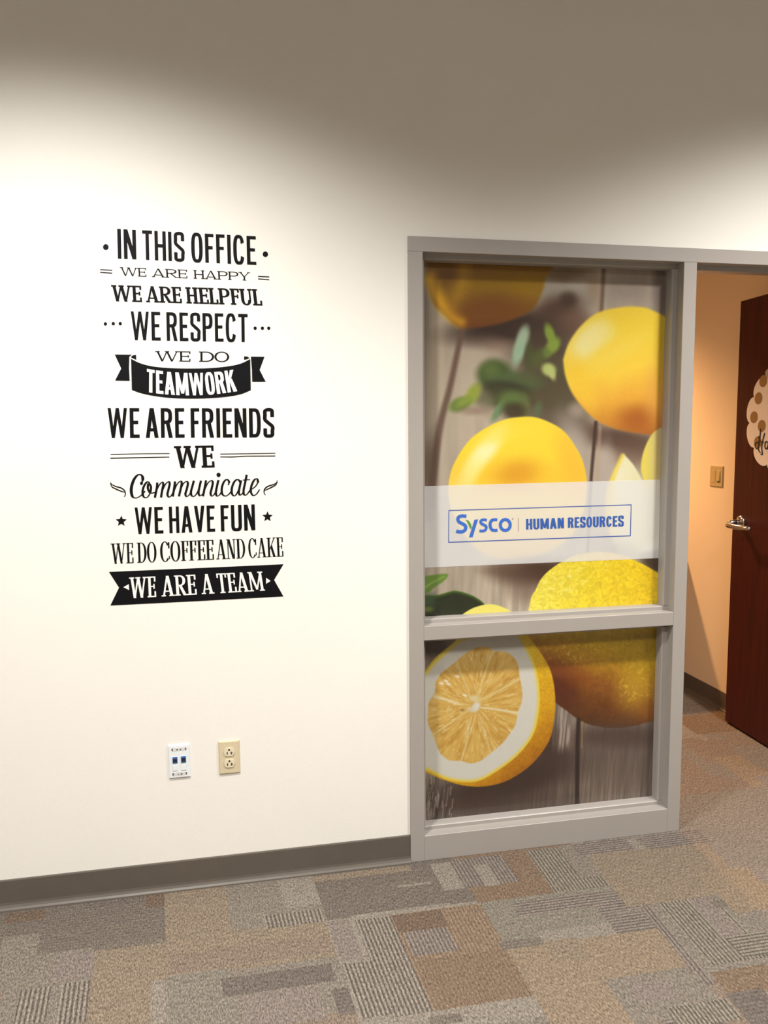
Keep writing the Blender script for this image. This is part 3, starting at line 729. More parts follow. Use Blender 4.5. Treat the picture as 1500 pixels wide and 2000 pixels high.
def lay(mask, col, sl=None):
    sl = sl or (slice(None), slice(None)); c = np.asarray(col, float)
    IMG[sl] = IMG[sl]*(1-mask[..., None])+c*mask[..., None]
def ell(cu, cv, ru, rv, rot, soft, col, alpha=1.0, clip=None, maskout=False):
    m_ = max(ru, rv)*(1+soft)+4; sl = win_(cu-m_, cu+m_, cv-m_, cv+m_)
    a = math.radians(rot); du, dv = uu[sl]-cu, vv[sl]-cv
    p = (du*math.cos(a)+dv*math.sin(a))/ru; q = (-du*math.sin(a)+dv*math.cos(a))/rv
    mk = (1-sst(1-soft, 1+soft, np.sqrt(p*p+q*q)))*alpha
    if clip is not None: mk = mk*clip[sl]
    lay(mk, col, sl)
def polysd(pts, sl=None, smooth=True):
    """signed distance (negative inside) to a closed outline"""
    if smooth: P = [tuple(p) for p in catmull(pts+[pts[0]], 5)]
    else: P = list(pts)+[pts[0]]
    P = np.array(P, float); sl = sl or win_(P[:, 0].min()-30, P[:, 0].max()+30, P[:, 1].min()-30, P[:, 1].max()+30)
    x, y = uu[sl], vv[sl]; d = np.full(x.shape, 1e9); ins = np.zeros(x.shape, bool)
    for (ax, ay), (bx, by) in zip(P[:-1], P[1:]):
        ex_, ey_ = bx-ax, by-ay; L2 = ex_*ex_+ey_*ey_
        if L2 < 1e-9: continue
        t = np.clip(((x-ax)*ex_+(y-ay)*ey_)/L2, 0, 1); d = np.minimum(d, (x-ax-t*ex_)**2+(y-ay-t*ey_)**2)
        c = ((ay > y) != (by > y)); xx = ax+(y-ay)*ex_/(ey_ if abs(ey_) > 1e-9 else 1e-9); ins ^= (c & (x < xx))
    d = np.sqrt(d); return np.where(ins, -d, d), sl
def poly(pts, soft, col, alpha=1.0, smooth=True, clip=None):
    d, sl = polysd(pts, None, smooth); mk = (1-sst(-soft, soft, d))*alpha
    if clip is not None: mk = mk*clip[sl]
    lay(mk, col, sl); return d, sl
def full(pts, soft, smooth=True):
    d, sl = polysd(pts, None, smooth); m_ = np.zeros((NH, NW)); m_[sl] = 1-sst(-soft, soft, d); return m_
def seam(pts, wd, soft, col, alpha=1.0):
    P = np.array([tuple(p) for p in catmull(pts, 5)]); sl = win_(P[:, 0].min()-20, P[:, 0].max()+20, P[:, 1].min()-20, P[:, 1].max()+20)
    x, y = uu[sl], vv[sl]; best = np.full(x.shape, 1e9)
    n = len(P)-1
    for i in range(n):
        (ax, ay), (bx, by) = P[i], P[i+1]; ex_, ey_ = bx-ax, by-ay; L2 = ex_*ex_+ey_*ey_+1e-9
        t = np.clip(((x-ax)*ex_+(y-ay)*ey_)/L2, 0, 1); w_ = wd[0]+(wd[1]-wd[0])*(i+t)/n
        best = np.minimum(best, np.sqrt((x-ax-t*ex_)**2+(y-ay-t*ey_)**2)-w_)
    lay((1-sst(-soft, soft, best))*alpha, col, sl)
# planks, out of focus above, sharper towards the bottom
sharp = sst(950, 1450, vv)
g1 = fbm(uu/26, vv/170, 3); g2 = fbm((uu+.05*vv)/6, vv/120, 9); g3 = fbm((uu+.10*vv)/2.6, vv/60, 21)
base = np.array((176, 162, 144.))[None, None]*(0.90+.26*(g1-.5)[..., None]*2*.5+.10)
IMG = base*(1+((g2-.5)*.30*sst(1000, 1200, vv)+(g3-.5)*.55*sst(1150, 1400, vv))[..., None])
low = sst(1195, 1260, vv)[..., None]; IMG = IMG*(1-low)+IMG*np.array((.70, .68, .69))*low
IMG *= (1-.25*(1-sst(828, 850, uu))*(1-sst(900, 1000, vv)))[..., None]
ell(905, 760, 50, 120, 12, .6, (190, 176, 156), .5); ell(850, 700, 18, 110, 8, .6, (186, 170, 146), .5)
ell(1225, 560, 45, 34, 0, .7, (146, 132, 122), .8); ell(1110, 575, 66, 18, 8, .8, (156, 147, 136), .8); ell(1100, 535, 50, 14, 0, .8, (112, 90, 66), .9); ell(1160,560,12,30,0,.8,(150,125,98),.6)
ell(1290, 560, 14, 80, 0, .8, (96, 82, 80), .7)
ell(1000, 640, 118, 30, -6, .55, (58, 42, 35)); ell(1090, 605, 46, 26, -10, .7, (84, 60, 48), .95); ell(1110, 585, 16, 14, 0, .7, (66, 46, 34), .8)
ell(1120, 640, 34, 30, 0, .7, (112, 84, 68), .9); ell(1060, 680, 60, 50, 0, .6, (74, 58, 46), .95)
ell(1070, 760, 70, 66, 0, .5, (88, 78, 56)); ell(1110, 800, 40, 34, 0, .7, (94, 84, 66), .9); ell(970, 672, 34, 14, 10, .9, (150, 122, 104), .5)
ell(1090, 822, 60, 16, 12, .7, (104, 90, 76), .9); ell(1128, 800, 16, 14, 0, .8, (170, 155, 140), .8)
ell(1210, 858, 90, 22, 10, .7, (88, 66, 54), .95); ell(1240, 885, 40, 26, 0, .8, (110, 84, 70), .7)
ell(1120, 860, 26, 50, -20, .8, (176, 164, 152), .8); ell(1185, 930, 14, 60, 0, .8, (182, 168, 158), .7)
seam([(904, 640), (893, 690), (878, 760), (862, 820), (852, 880), (845, 940), (838, 1010)], (5, 8), 5, (104, 80, 68), .9)
ell(838, 915, 14, 60, 6, .8, (100, 78, 64), .75)
seam([(1180, 505), (1177, 560), (1174, 610)], (4, 4), 4, (100, 80, 66), .85); seam([(1170, 560), (1168, 610)], (3, 3), 6, (168, 140, 112), .5)
seam([(1164, 825), (1160, 870), (1155, 930), (1151, 1000), (1148, 1080)], (3.6, 2.6), 2.6, (70, 50, 42), .92)
seam([(1172, 835), (1168, 900), (1164, 940)], (3, 3), 4, (184, 160, 140), .6)
# far lemon, top left
def toned(pts, soft, tone):
    m_ = full(pts, soft)
    global IMG
    IMG = IMG*(1-m_[..., None])+tone*m_[..., None]; return m_
def grad(stops_, t):
    xs = [s[0] for s in stops_]; return np.stack([np.interp(t, xs, [s[1][k] for s in stops_]) for k in range(3)], -1)
t1 = (vv-515)/125
tone = grad([(0, (128, 88, 20)), (.35, (150, 112, 20)), (.6, (134, 92, 20)), (1, (112, 62, 22))], t1+.25*np.clip((930-uu)/90, 0, 1)*0)  # dark upper tone also carries the shade under the frame head
mk = toned([(833, 505), (835, 545), (846, 590), (866, 612), (896, 638), (930, 640), (985, 630), (1038, 606), (1056, 575), (1064, 545), (1066, 505)], 5, tone)
seam([(842, 545), (858, 585), (880, 615), (900, 628)], (13, 9), 12, (222, 166, 34), .9)
seam([(905, 525), (900, 560), (886, 600)], (14, 12), 16, (196, 146, 34), .5)
ell(872, 538, 18, 24, 10, .9, (116, 76, 18), .9); ell(1030, 565, 40, 22, -8, .9, (156, 118, 14), .8, mk); ell(960, 600, 60, 22, -6, .8, (122, 70, 26), .7, mk)
# right lemon
pts = [(1100, 702), (1112, 668), (1136, 635), (1167, 611), (1207, 601), (1242, 599), (1276, 607), (1330, 645), (1345, 720), (1335, 800), (1300, 848), (1262, 848), (1203, 838), (1164, 820), (1136, 793), (1116, 765), (1104, 733)]
t1 = ((vv-600)*.93+(uu-1150)*.22)/262
tone = grad([(0, (240, 205, 56)), (.25, (246, 214, 66)), (.5, (252, 212, 70)), (.68, (240, 178, 62)), (.85, (206, 138, 48)), (1, (168, 96, 38))], t1+.05*(fbm(uu/30, vv/30, 31)-.5))
mk = toned(pts, 3.5, tone)
ell(1150, 665, 46, 24, -48, .7, (246, 234, 160), .95, mk); ell(1175, 655, 26, 18, -20, .8, (246, 230, 140), .6, mk); ell(1200, 690, 60, 16, -30, .9, (252, 222, 90), .6, mk)
ell(1245, 818, 34, 22, 0, .9, (170, 92, 34), .8, mk); ell(1135, 745, 18, 50, -22, .8, (252, 206, 60), .7, mk); ell(1285, 770, 22, 60, 0, .8, (232, 170, 84), .5, mk)
ell(1290, 680, 10, 90, 0, .8, (196, 160, 40), .6, mk)
# mint
ell(1016, 678, 12, 38, 17, .45, (158, 186, 154)); ell(1034, 695, 9, 28, 0, .7, (78, 84, 48), .9); ell(1022, 655, 10, 18, 15, .7, (168, 188, 160), .8)
ell(1074, 652, 9, 20, -18, .5, (134, 158, 62)); ell(1080, 675, 12, 18, 35, .5, (136, 160, 66)); ell(1066, 690, 10, 10, 0, .7, (110, 130, 60)); ell(1050, 700, 12, 18, 20, .7, (88, 96, 52), .9)
ell(1072, 722, 14, 12, 30, .5, (184, 198, 116)); ell(1078, 730, 6, 12, -20, .7, (190, 198, 126))
ell(966, 732, 34, 30, 0, .35, (74, 92, 48)); ell(1005, 745, 50, 18, 4, .5, (82, 100, 62)); ell(958, 722, 16, 14, 0, .8, (98, 116, 60), .8)
ell(985, 760, 46, 16, 4, .5, (62, 62, 42)); ell(980, 778, 50, 20, 0, .5, (72, 74, 46), .95); ell(1030, 738, 18, 10, 0, .8, (90, 92, 60), .8)
ell(924, 770, 12, 22, 30, .6, (150, 164, 64)); ell(898, 790, 22, 13, -22, .45, (108, 130, 62)); ell(906, 784, 16, 8, -30, .7, (142, 160, 66), .8)
ell(975, 800, 8, 26, 32, .5, (110, 142, 98)); ell(1000, 780, 26, 16, 0, .6, (96, 116, 62)); ell(1024, 795, 10, 22, 0, .6, (104, 112, 64), .9); ell(1050, 800, 8, 16, 20, .7, (96, 110, 76), .8)
ell(1004, 803, 22, 16, 0, .6, (66, 56, 38), .9); ell(952, 790, 14, 24, -20, .8, (150, 140, 118), .5); ell(925, 802, 26, 8, 0, .8, (140, 116, 100), .6)
# middle lemon
pts = [(877, 938), (884, 912), (904, 876), (930, 848), (975, 823), (1010, 815), (1050, 816), (1096, 838), (1124, 873), (1140, 908), (1146, 950), (1138, 1005), (1118, 1045), (1070, 1078), (1010, 1093), (960, 1087), (920, 1062), (890, 1015), (876, 970)]
t1 = (vv-814)/280
tone = grad([(0, (254, 226, 64)), (.25, (255, 220, 60)), (.42, (252, 204, 56)), (.6, (252, 224, 84)), (1, (228, 192, 100))], t1+.04*(fbm(uu/24, vv/24, 41)-.5))
mk = toned(pts, 2.2, tone)
ell(948, 880, 50, 17, -50, .7, (255, 250, 190), .95, mk); ell(920, 925, 34, 14, -62, .8, (255, 240, 140), .8, mk); ell(1010, 925, 40, 24, -10, .9, (226, 158, 40), .8, mk); ell(1118, 900, 24, 60, -18, .9, (253, 190, 60), .7, mk)
ell(980, 850, 50, 14, -12, .9, (255, 232, 80), .6, mk); ell(900, 990, 26, 60, 0, .8, (248, 226, 130), .7, mk)
# wedges
pts = [(1218, 887), (1228, 897), (1240, 912), (1254, 936), (1275, 965), (1310, 1000), (1310, 1100), (1230, 1100), (1200, 1062), (1184, 1010), (1186, 960), (1198, 925)]
mk = toned(pts, 2.5, grad([(0, (240, 222, 120)), (.25, (238, 232, 196)), (.7, (232, 226, 180)), (1, (206, 196, 130))], (uu-1186)/90+.1*(fbm(uu/10, vv/14, 51)-.5)))
seam([(1216, 890), (1200, 925), (1188, 960), (1186, 1000)], (4, 4), 4, (238, 214, 90), .85); seam([(1260, 1075), (1300, 1060)], (10, 10), 8, (240, 240, 236), .7)
mk = toned([(1310, 826), (1282, 840), (1268, 856), (1256, 885), (1252, 915), (1258, 940), (1270, 965), (1310, 990)], 2.5, grad([(0, (236, 216, 88)), (.4, (222, 206, 110)), (1, (196, 172, 130))], (uu-1254)/40))
ell(1215, 1080, 46, 20, 20, .8, (120, 100, 84), .4)
ell(1060, 1118, 90, 26, 0, .6, (70, 48, 36), .95); ell(1030, 1150, 40, 26, 20, .8, (110, 88, 74), .6); ell(985, 1112, 40, 12, 0, .8, (100, 78, 64), .6); ell(1290, 1100, 40, 20, 10, .5, (60, 44, 34), .9)
# small leaf pair, bottom left
poly([(815, 1130), (838, 1124), (874, 1121), (868, 1134), (850, 1146), (838, 1156), (815, 1162)], 2, (104, 136, 58)); seam([(828, 1148), (848, 1136), (868, 1126)], (2, 1), 2, (140, 168, 84), .8)
dl = [(815, 1160), (848, 1163), (880, 1155), (892, 1154), (912, 1159), (930, 1167), (946, 1181), (935, 1196), (905, 1215), (815, 1215)]
poly(dl, 1.5, (72, 100, 34)); poly([(p[0], p[1]+4) for p in dl], 4, (34, 42, 22)); ell(838, 1172, 14, 14, 0, .8, (58, 86, 54), .8); ell(836, 1190, 10, 5, 0, .8, (104, 120, 48), .8)
poly([(900, 1202), (925, 1187), (957, 1180), (985, 1187), (1004, 1200), (1010, 1215), (900, 1215)], 1, (238, 226, 112))
# front lemon running behind the rail
pts = [(1034, 1184), (1038, 1165), (1046, 1152), (1054, 1135), (1066, 1120), (1082, 1107), (1100, 1096), (1128, 1083), (1166, 1078), (1207, 1082), (1243, 1096), (1282, 1117), (1330, 1150), (1350, 1250), (1330, 1350), (1290, 1400), (1256, 1413), (1220, 1421), (1180, 1421), (1140, 1411), (1110, 1391), (1080, 1366), (1050, 1320), (1036, 1270), (1028, 1220)]
pore = fbm(uu/4.6+2*vnoise(uu/9, vv/9, 66), vv/4.2+2*vnoise(uu/8, vv/8, 67), 61, 3); big = fbm(uu/40, vv/40, 71)
tU = grad([(0, (240, 226, 92)), (.35, (238, 214, 56)), (.75, (240, 206, 40)), (1, (230, 192, 30))], (uu-1040)/250+.2*(big-.5))
t1 = (vv-1225)/190-(uu-1190)/520
tL = grad([(-.2, (138, 110, 18)), (.2, (172, 138, 22)), (.42, (170, 122, 26)), (.62, (140, 86, 26)), (.82, (110, 62, 22)), (1.1, (78, 44, 20))], t1+.12*(big-.5))
tone = tU*(1-low)+tL*low  # below the rail painted darker, for light falloff and shadow
tone = tone*(1+((pore-.5)*(.26-.08*sst(1350, 1400, vv)))[..., None])
mk = toned(pts, 1.2, tone)
hl = (pore > .62)*sst(.62, .75, pore)
for cu, cv, ru, rv, rot, a, col in ((1105, 1135, 60, 30, -20, .75, (226, 232, 176)), (1175, 1105, 60, 14, 0, .5, (214, 224, 120)), (1110, 1280, 70, 34, -15, .5, (214, 186, 80)), (1240, 1340, 40, 50, 10, .6, (224, 186, 70))):
    sl = win_(cu-90, cu+90, cv-90, cv+90); an = math.radians(rot); du, dv = uu[sl]-cu, vv[sl]-cv
    e = np.sqrt(((du*math.cos(an)+dv*math.sin(an))/ru)**2+((-du*math.sin(an)+dv*math.cos(an))/rv)**2); lay((1-sst(.4, 1.1, e))*hl[sl]*a*mk[sl], col, sl)
ell(1240, 1345, 30, 40, 10, .9, (206, 168, 48), .55, mk); ell(1090, 1345, 30, 40, -30, .8, (84, 34, 18), .8, mk); ell(1105, 1310, 60, 16, 22, .9, (128, 60, 20), .5, mk); ell(1266, 1390, 20, 16, 0, .9, (150, 92, 30), .6, mk)
# shadows and planks round the halved lemon
ell(990, 1530, 150, 40, -16, .6, (62, 46, 40), .95); ell(1080, 1460, 40, 44, 30, .7, (66, 48, 42), .9); ell(1000, 1570, 120, 24, -4, .7, (74, 58, 50), .7)
ell(1205, 1440, 90, 20, 0, .7, (70, 52, 46), .85); ell(1210, 1480, 90, 60, 0, .8, (96, 80, 74), .6)
sl = win_(1078, 1132, 1370, 1480); m_ = np.clip(1-np.abs(uu[sl]-1104+(vv[sl]-1420)*.12)/26, 0, 1)*(1-sst(1440, 1478, vv[sl]))*mk[sl].__rsub__(1)
lay(np.clip(m_*1.6, 0, 1)*.85*(.35+.65*sst(.35, .65, g3[sl])), (178, 164, 154), sl)
seam([(1130, 1405), (1128, 1460), (1127, 1590)], (3.5, 4.5), 2, (48, 36, 34), .95); seam([(1138, 1410), (1136, 1460)], (1.5, 1.5), 2, (176, 140, 98), .6)
for k in range(70):
    u_ = rng.uniform(828, 885); v_ = rng.uniform(1505, 1590); ln = rng.uniform(12, 40)
    if u_ < 828+(60 if v_ > 1530 else 24): seam([(u_, v_), (u_-ln*.13, v_+ln)], (.8, .8), .8, (168, 158, 148) if k % 2 else (54, 44, 40), .7)
ell(846, 1262, 30, 24, 0, .6, (66, 54, 46), .95)
# the halved lemon
skin = [(780, 1360), (815, 1326), (830, 1310), (850, 1285), (885, 1256), (900, 1244), (950, 1225), (1010, 1228), (1032, 1244), (1058, 1278), (1076, 1312), (1084, 1355), (1083, 1400), (1072, 1448), (1037, 1494), (990, 1525), (945, 1536), (905, 1534), (870, 1524), (845, 1514), (815, 1496), (780, 1450)]
t1 = (uu-950)*.5/140+(vv-1380)*.62/140
sk = toned(skin, 1.2, grad([(-.6, (196, 176, 50)), (0, (222, 176, 30)), (.45, (216, 160, 24)), (.75, (180, 116, 22)), (1, (120, 70, 20))], t1+.12*(fbm(uu/12, vv/12, 81)-.5))*(1+.22*(fbm(uu/3, vv/3, 83)-.5))[..., None])
pith = [(770, 1370), (812, 1336), (832, 1312), (852, 1288), (886, 1259), (902, 1248), (950, 1232), (1006, 1236), (1028, 1262), (1046, 1302), (1054, 1350), (1052, 1395), (1040, 1438), (1010, 1476), (968, 1508), (928, 1527), (880, 1524), (845, 1510), (812, 1490), (770, 1440)]
d, sl = polysd(pith); rim = sst(-9, 0, d)
pc = np.array((214, 211, 200.))*(1-rim[..., None])+np.array((232, 206, 70.))*rim[..., None]; pc *= (1-.16*(1-sst(1240, 1300, vv[sl])))[..., None]
m_ = (1-sst(-1.5, 1.5, d))[..., None]; IMG[sl] = IMG[sl]*(1-m_)+pc*m_
flesh = [(861, 1315), (851, 1333), (849, 1353), (838, 1371), (836, 1393), (836, 1413), (844, 1432), (851, 1450), (860, 1471), (878, 1485), (900, 1486), (920, 1491), (940, 1485), (958, 1471), (980, 1453), (995, 1434), (1007, 1415), (1011, 1392), (1019, 1370), (1020, 1350), (1015, 1323), (1011, 1296), (998, 1279), (982, 1272), (965, 1272), (952, 1264), (930, 1265), (908, 1277), (886, 1296)]
CU, CV = 927, 1380
angr = np.arctan2(vv-CV, uu-CU); rad = np.hypot(uu-CU, vv-CV)
fib = fbm(angr*16+40, rad/20, 91, 3)
mk = toned(flesh, 1.2, grad([(0, (182, 134, 54)), (.5, (212, 170, 84)), (1, (228, 194, 116))], fib*1.1+.1*(fbm(uu/25, vv/25, 93)-.5)))
MEM = [((918, 1362), (893, 1297)), ((933, 1358), (962, 1272)), ((938, 1368), (1014, 1326)), ((940, 1382), (1008, 1393)), ((918, 1377), (848, 1361)), ((912, 1390), (845, 1435)), ((930, 1396), (900, 1487)), ((936, 1396), (958, 1470)), ((922, 1396), (912, 1440))]
for (a_, b_) in MEM:
    seam([a_, ((a_[0]+b_[0])/2+rng.uniform(-2, 2), (a_[1]+b_[1])/2), b_], (1.0, 1.9), 1.2, (226, 204, 146), .72)
seam([(938, 1368), (980, 1346), (1014, 1326)], (2.2, 3), 1.5, (224, 200, 130), .5); seam([(850, 1361), (870, 1366), (896, 1376)], (4, 1.6), 1.5, (230, 216, 170), .8); seam([(940, 1382), (975, 1386), (1010, 1393)], (1.6, 2.6), 1.2, (232, 218, 174), .8)
for k in range(240):
    a_ = rng.uniform(0, 2*math.pi); r_ = rng.uniform(22, 100); ln = rng.uniform(2, 9)
    u_, v_ = CU+r_*math.cos(a_)*.88, CV+r_*math.sin(a_); i, j = int((v_-V0)*SC), int((u_-U0)*SC)
    if mk[i, j] < .9: continue
    seam([(u_, v_), (u_+ln*math.cos(a_)*.88, v_+ln*math.sin(a_))], (.55, rng.uniform(.4, 1.1)), .7, (240, 224, 178) if k % 3 else (236, 200, 120), rng.uniform(.4, .95))
for c in ((862, 1335), (871, 1330), (876, 1336), (908, 1358), (893, 1321)): ell(c[0], c[1], 5, 2.5, 20, .5, (240, 230, 206), .85)
ell(927, 1364, 11, 6, 0, .5, (222, 208, 158), .9); ell(930, 1380, 7, 10, 30, .5, (222, 220, 208), .95); ell(921, 1386, 9, 5, 10, .5, (214, 208, 184), .8); ell(903, 1387, 4, 3, 0, .5, (150, 112, 60), .7)
IMG *= (1+.05*(rng.random((NH, NW))-.5))[..., None]
IMG = np.clip(IMG, 0, 255)
HF_INV = np.linalg.inv(H_FILM)
PRINT_GAIN = 0.76
def film(name, parent, x0, x1, z0, z1, y, step=.0021):
    nx, nz = int((x1-x0)/step), int((z1-z0)/step)
    X, Z = np.meshgrid(np.linspace(x0, x1, nx+1), np.linspace(z0, z1, nz+1))
    q = np.stack([X, Z, np.ones_like(X)], -1) @ HF_INV.T; u = q[..., 0]/q[..., 2]; v = q[..., 1]/q[..., 2]
    fx = np.clip((u-U0)*SC-.5, 0, NW-1.001); fy = np.clip((v-V0)*SC-.5, 0, NH-1.001); i = fx.astype(int); j = fy.astype(int); a = (fx-i)[..., None]; b = (fy-j)[..., None]
    c = (IMG[j, i]*(1-a)+IMG[j, i+1]*a)*(1-b)+(IMG[j+1, i]*(1-a)+IMG[j+1, i+1]*a)*b
    c = c/255; c = np.where(c <= .04045, c/12.92, ((c+.055)/1.055)**2.4)*PRINT_GAIN
    V = np.stack([X-parent.location.x, np.full_like(X, y-parent.location.y), Z-parent.location.z], -1).reshape(-1, 3)
    me = bpy.data.meshes.new(name); me.vertices.add(len(V)); me.vertices.foreach_set('co', V.ravel().astype('f'))
    k = np.arange((nx+1)*(nz+1)).reshape(nz+1, nx+1); Fq = np.stack([k[:-1, :-1], k[:-1, 1:], k[1:, 1:], k[1:, :-1]], -1).reshape(-1)
    nf = nx*nz; me.loops.add(nf*4); me.loops.foreach_set('vertex_index', Fq.astype('i')); me.polygons.add(nf); me.polygons.foreach_set('loop_start', (np.arange(nf)*4).astype('i'))
    me.update(calc_edges=True); me.validate()
    at = me.attributes.new('ink', 'FLOAT_COLOR', 'POINT'); rgba = np.concatenate([c.reshape(-1, 3), np.ones((len(V), 1))], 1); at.data.foreach_set('color', rgba.ravel().astype('f'))
    return link(name, me, M['print'], parent)
m = bpy.data.materials.new('printed_film'); m.use_nodes = True; nt = m.node_tree; b = nt.nodes['Principled BSDF']; b.inputs['Roughness'].default_value = .35
b.inputs['Coat Weight'].default_value = .7; b.inputs['Coat Roughness'].default_value = .02; b.inputs['Specular IOR Level'].default_value = .3
at = nt.nodes.new('ShaderNodeAttribute'); at.attribute_name = 'ink'; nt.links.new(at.outputs['Color'], b.inputs['Base Color'])
tc = nt.nodes.new('ShaderNodeTexCoord'); wv = nt.nodes.new('ShaderNodeTexNoise'); wv.inputs['Scale'].default_value = 5; nt.links.new(tc.outputs['Object'], wv.inputs['Vector'])
bp = nt.nodes.new('ShaderNodeBump'); bp.inputs['Strength'].default_value = .12; bp.inputs['Distance'].default_value = .002; nt.links.new(wv.outputs['Fac'], bp.inputs['Height']); nt.links.new(bp.outputs[0], b.inputs['Coat Normal'])
M['print'] = m
gu = tag(empty('window_graphic', (.531, FILM_Y, 1.50)), 'tall lemon print window film with a white band and the blue HUMAN RESOURCES box', 'window graphic')
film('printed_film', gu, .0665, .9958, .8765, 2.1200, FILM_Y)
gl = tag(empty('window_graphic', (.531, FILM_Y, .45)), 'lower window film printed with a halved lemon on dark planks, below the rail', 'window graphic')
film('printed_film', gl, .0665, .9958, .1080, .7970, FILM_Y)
bd = flat('translucent_band', rel([[on_film(p, .0006) for p in ((829, 949.5), (1289, 936.6), (1287, 1090), (829, 1108.6))]], gu), M['band'], gu)
Fc = crop(860, 970, 3.75)
def fshape(name, polys, m, lift=.0012): return shape(name, polys, Fc, m, lift, gu, on_film)
def bar(a, b_, w_):
    a, b_ = Vector(a), Vector(b_); t = (b_-a).normalized(); n_ = Vector((-t.y, t.x))*w_/2; return [tuple(a+n_), tuple(b_+n_), tuple(b_-n_), tuple(a-n_)]
fshape('box_outline', [bar((60, 101), (1399, 59), 6), bar((62, 101), (60, 335), 5.5), bar((59, 334), (1393, 286), 6.5), bar((1397, 59), (1391, 287), 5.5)], M['line'])
fshape('divider', [bar((572, 155), (571, 254), 4.5)], M['grey'])
for txt, q in (('HUMAN', ((627,164),(904,154),(905,231),(628,241))), ('RESOURCES', ((934,153),(1342,139),(1341,217),(934,228)))):
    o = flat('lettering', rel(line_polys([(txt, 0, 1)], [Fc(p) for p in q], HUM, .0012, on_film, gap=.085), gu), M['logod'], gu); o['label'] = 'blue lettering reading '+txt
cw = lambda w_: (lambda u, d: w_)
fshape('logo_letter', brush([(190,145),(172,141),(150,142),(133,150),(128,166),(136,184),(158,196),(180,210),(186,228),(178,246),(158,256),(135,257),(116,251)], cw(24)), M['logo'])
fshape('logo_letter', [[(250,168),(276,166),(236,296),(209,298)]], M['logo'])
fshape('logo_leaf', [[(184,167),(200,172),(214,184),(225,205),(229,222),(223,238),(214,226),(205,204),(195,183)]], M['leaf'])
fshape('logo_letter', brush([(340,172),(322,169),(304,171),(295,182),(300,196),(318,206),(334,216),(335,232),(326,246),(308,251),(286,250)], cw(20)), M['logo'])
fshape('logo_letter', brush([(416,170),(396,168),(376,174),(366,190),(364,212),(370,232),(384,245),(402,247),(418,245)], cw(22)), M['logo'])
oo = [(475+36*math.cos(math.radians(a)), 207+40*math.sin(math.radians(a))) for a in range(0, 361, 12)]
fshape('logo_letter', brush(oo, cw(23), False), M['logo'])
fshape('registered_mark', [disc((529,162), 6)], M['grey'])

# ------------------------------------------------------------------ wall plates
def plate(name, cx, cz, w_, h_, m, parent):
    bm = bmesh.new()
    bm_box(bm, -w_/2, -.0055, -h_/2, w_/2, 0, h_/2)
    for v in bm.verts:
        if v.co.y < -.003: v.co.x *= (1-.006/w_); v.co.z *= (1-.006/h_)
    bmesh.ops.bevel(bm, geom=[e for e in bm.edges if all(v.co.y < -.003 for v in e.verts)], offset=.0012, segments=2, affect='EDGES')
    return done(name, bm, m, parent)
def rounded(name, cx, y0, y1, cz, rx, rz, m, parent, flat_=None, seg=28, nn=2.0):
    bm = bmesh.new(); pts = []
    for i in range(seg):
        a = 2*math.pi*i/seg; c, s = math.cos(a), math.sin(a); x = rx*math.copysign(abs(c)**(2/nn), c); z = rz*math.copysign(abs(s)**(2/nn), s)
        if flat_: z = max(-flat_, min(flat_, z))
        pts.append((cx+x, cz+z))
    a_ = [bm.verts.new((x, y0, z)) for x, z in pts]; b_ = [bm.verts.new((x, y1, z)) for x, z in pts]
    bm.faces.new(a_); bm.faces.new(b_[::-1])
    for i in range(seg): bm.faces.new((a_[i], b_[i], b_[(i+1) % seg], a_[(i+1) % seg]))
    bmesh.ops.recalc_face_normals(bm, faces=bm.faces)
    return done(name, bm, m, parent)
def lb(name, cx, cz, w_, h_, y0, y1, m, parent, bev=0.0): return box(name, (cx-w_/2, y0, cz-h_/2), (cx+w_/2, y1, cz+h_/2), m, parent, bev)
out = tag(empty('power_outlet', (-.6268, WALL_Y, .449)), 'almond duplex power outlet, right of the white data plate low on the wall', 'outlet')
plate('cover_plate', 0, 0, .0715, .1165, M['almond'], out)
for dz in (.0197, -.0197):
    r = rounded('receptacle', 0, -.0085, -.004, dz, .0172, .0172, M['almond2'], out, .0143)
    lb('slot', -.0066, dz-.0035, .0034, .0088, -.0089, -.0084, M['dark'], r)
    lb('slot', .0066, dz-.0035, .0034, .0096, -.0089, -.0084, M['dark'], r); lb('slot', .0092, dz-.0035, .0052, .0020, -.00895, -.0084, M['dark'], r)
    rounded('slot', 0, -.0089, -.0084, dz+.0078, .0034, .0032, M['dark'], r, None, 14)
rounded('screw', 0, -.0062, -.005, 0, .0032, .0032, M['almond2'], out, None, 14)
dat = tag(empty('data_plate', (-.7905, WALL_Y, .4503)), 'white data plate with two blue network jacks, left of the almond power outlet', 'wall plate')
plate('cover_plate', 0, 0, .0715, .1165, M['wplastic'], dat)
for dz, marks in ((.0425, ((-.006, .006), (.005, .004))), (-.0425, ((-.005, .003), (.006, .006)))):
    rounded('label_recess', 0, -.0060, -.005, dz, .0245, .0058, M['wplastic2'], dat, None, 28, 4.5)
    for sx in (-.0215, .0215): rounded('recess_end', sx, -.00625, -.0058, dz, .0026, .0048, M['steel'], dat, None, 12)
    for mx, mw in marks: lb('label_mark', mx, dz-.001, mw, .003, -.0064, -.0059, M['dark'], dat)
for sx in (-.0137, .0137):
    lb('jack_opening', sx, .0035, .0200, .0300, -.0060, -.0052, M['wplastic'], dat, .0002)
    j = lb('network_jack', sx, .0065, .0158, .0222, -.0078, -.0050, M['blue'], dat, .0004)
    lb('socket', sx, .0050, .0128, .0120, -.0083, -.0077, M['navy'], j); lb('contacts', sx, .0105, .0110, .0030, -.0084, -.0077, M['maroon'] if sx < 0 else M['navy'], j); lb('tab', sx, -.0030, .0130, .0030, -.0085, -.0077, M['teal'], j)
    lb('blank_insert', sx, -.0200, .0165, .0215, -.0072, -.0050, M['wplastic'], dat, .0006)
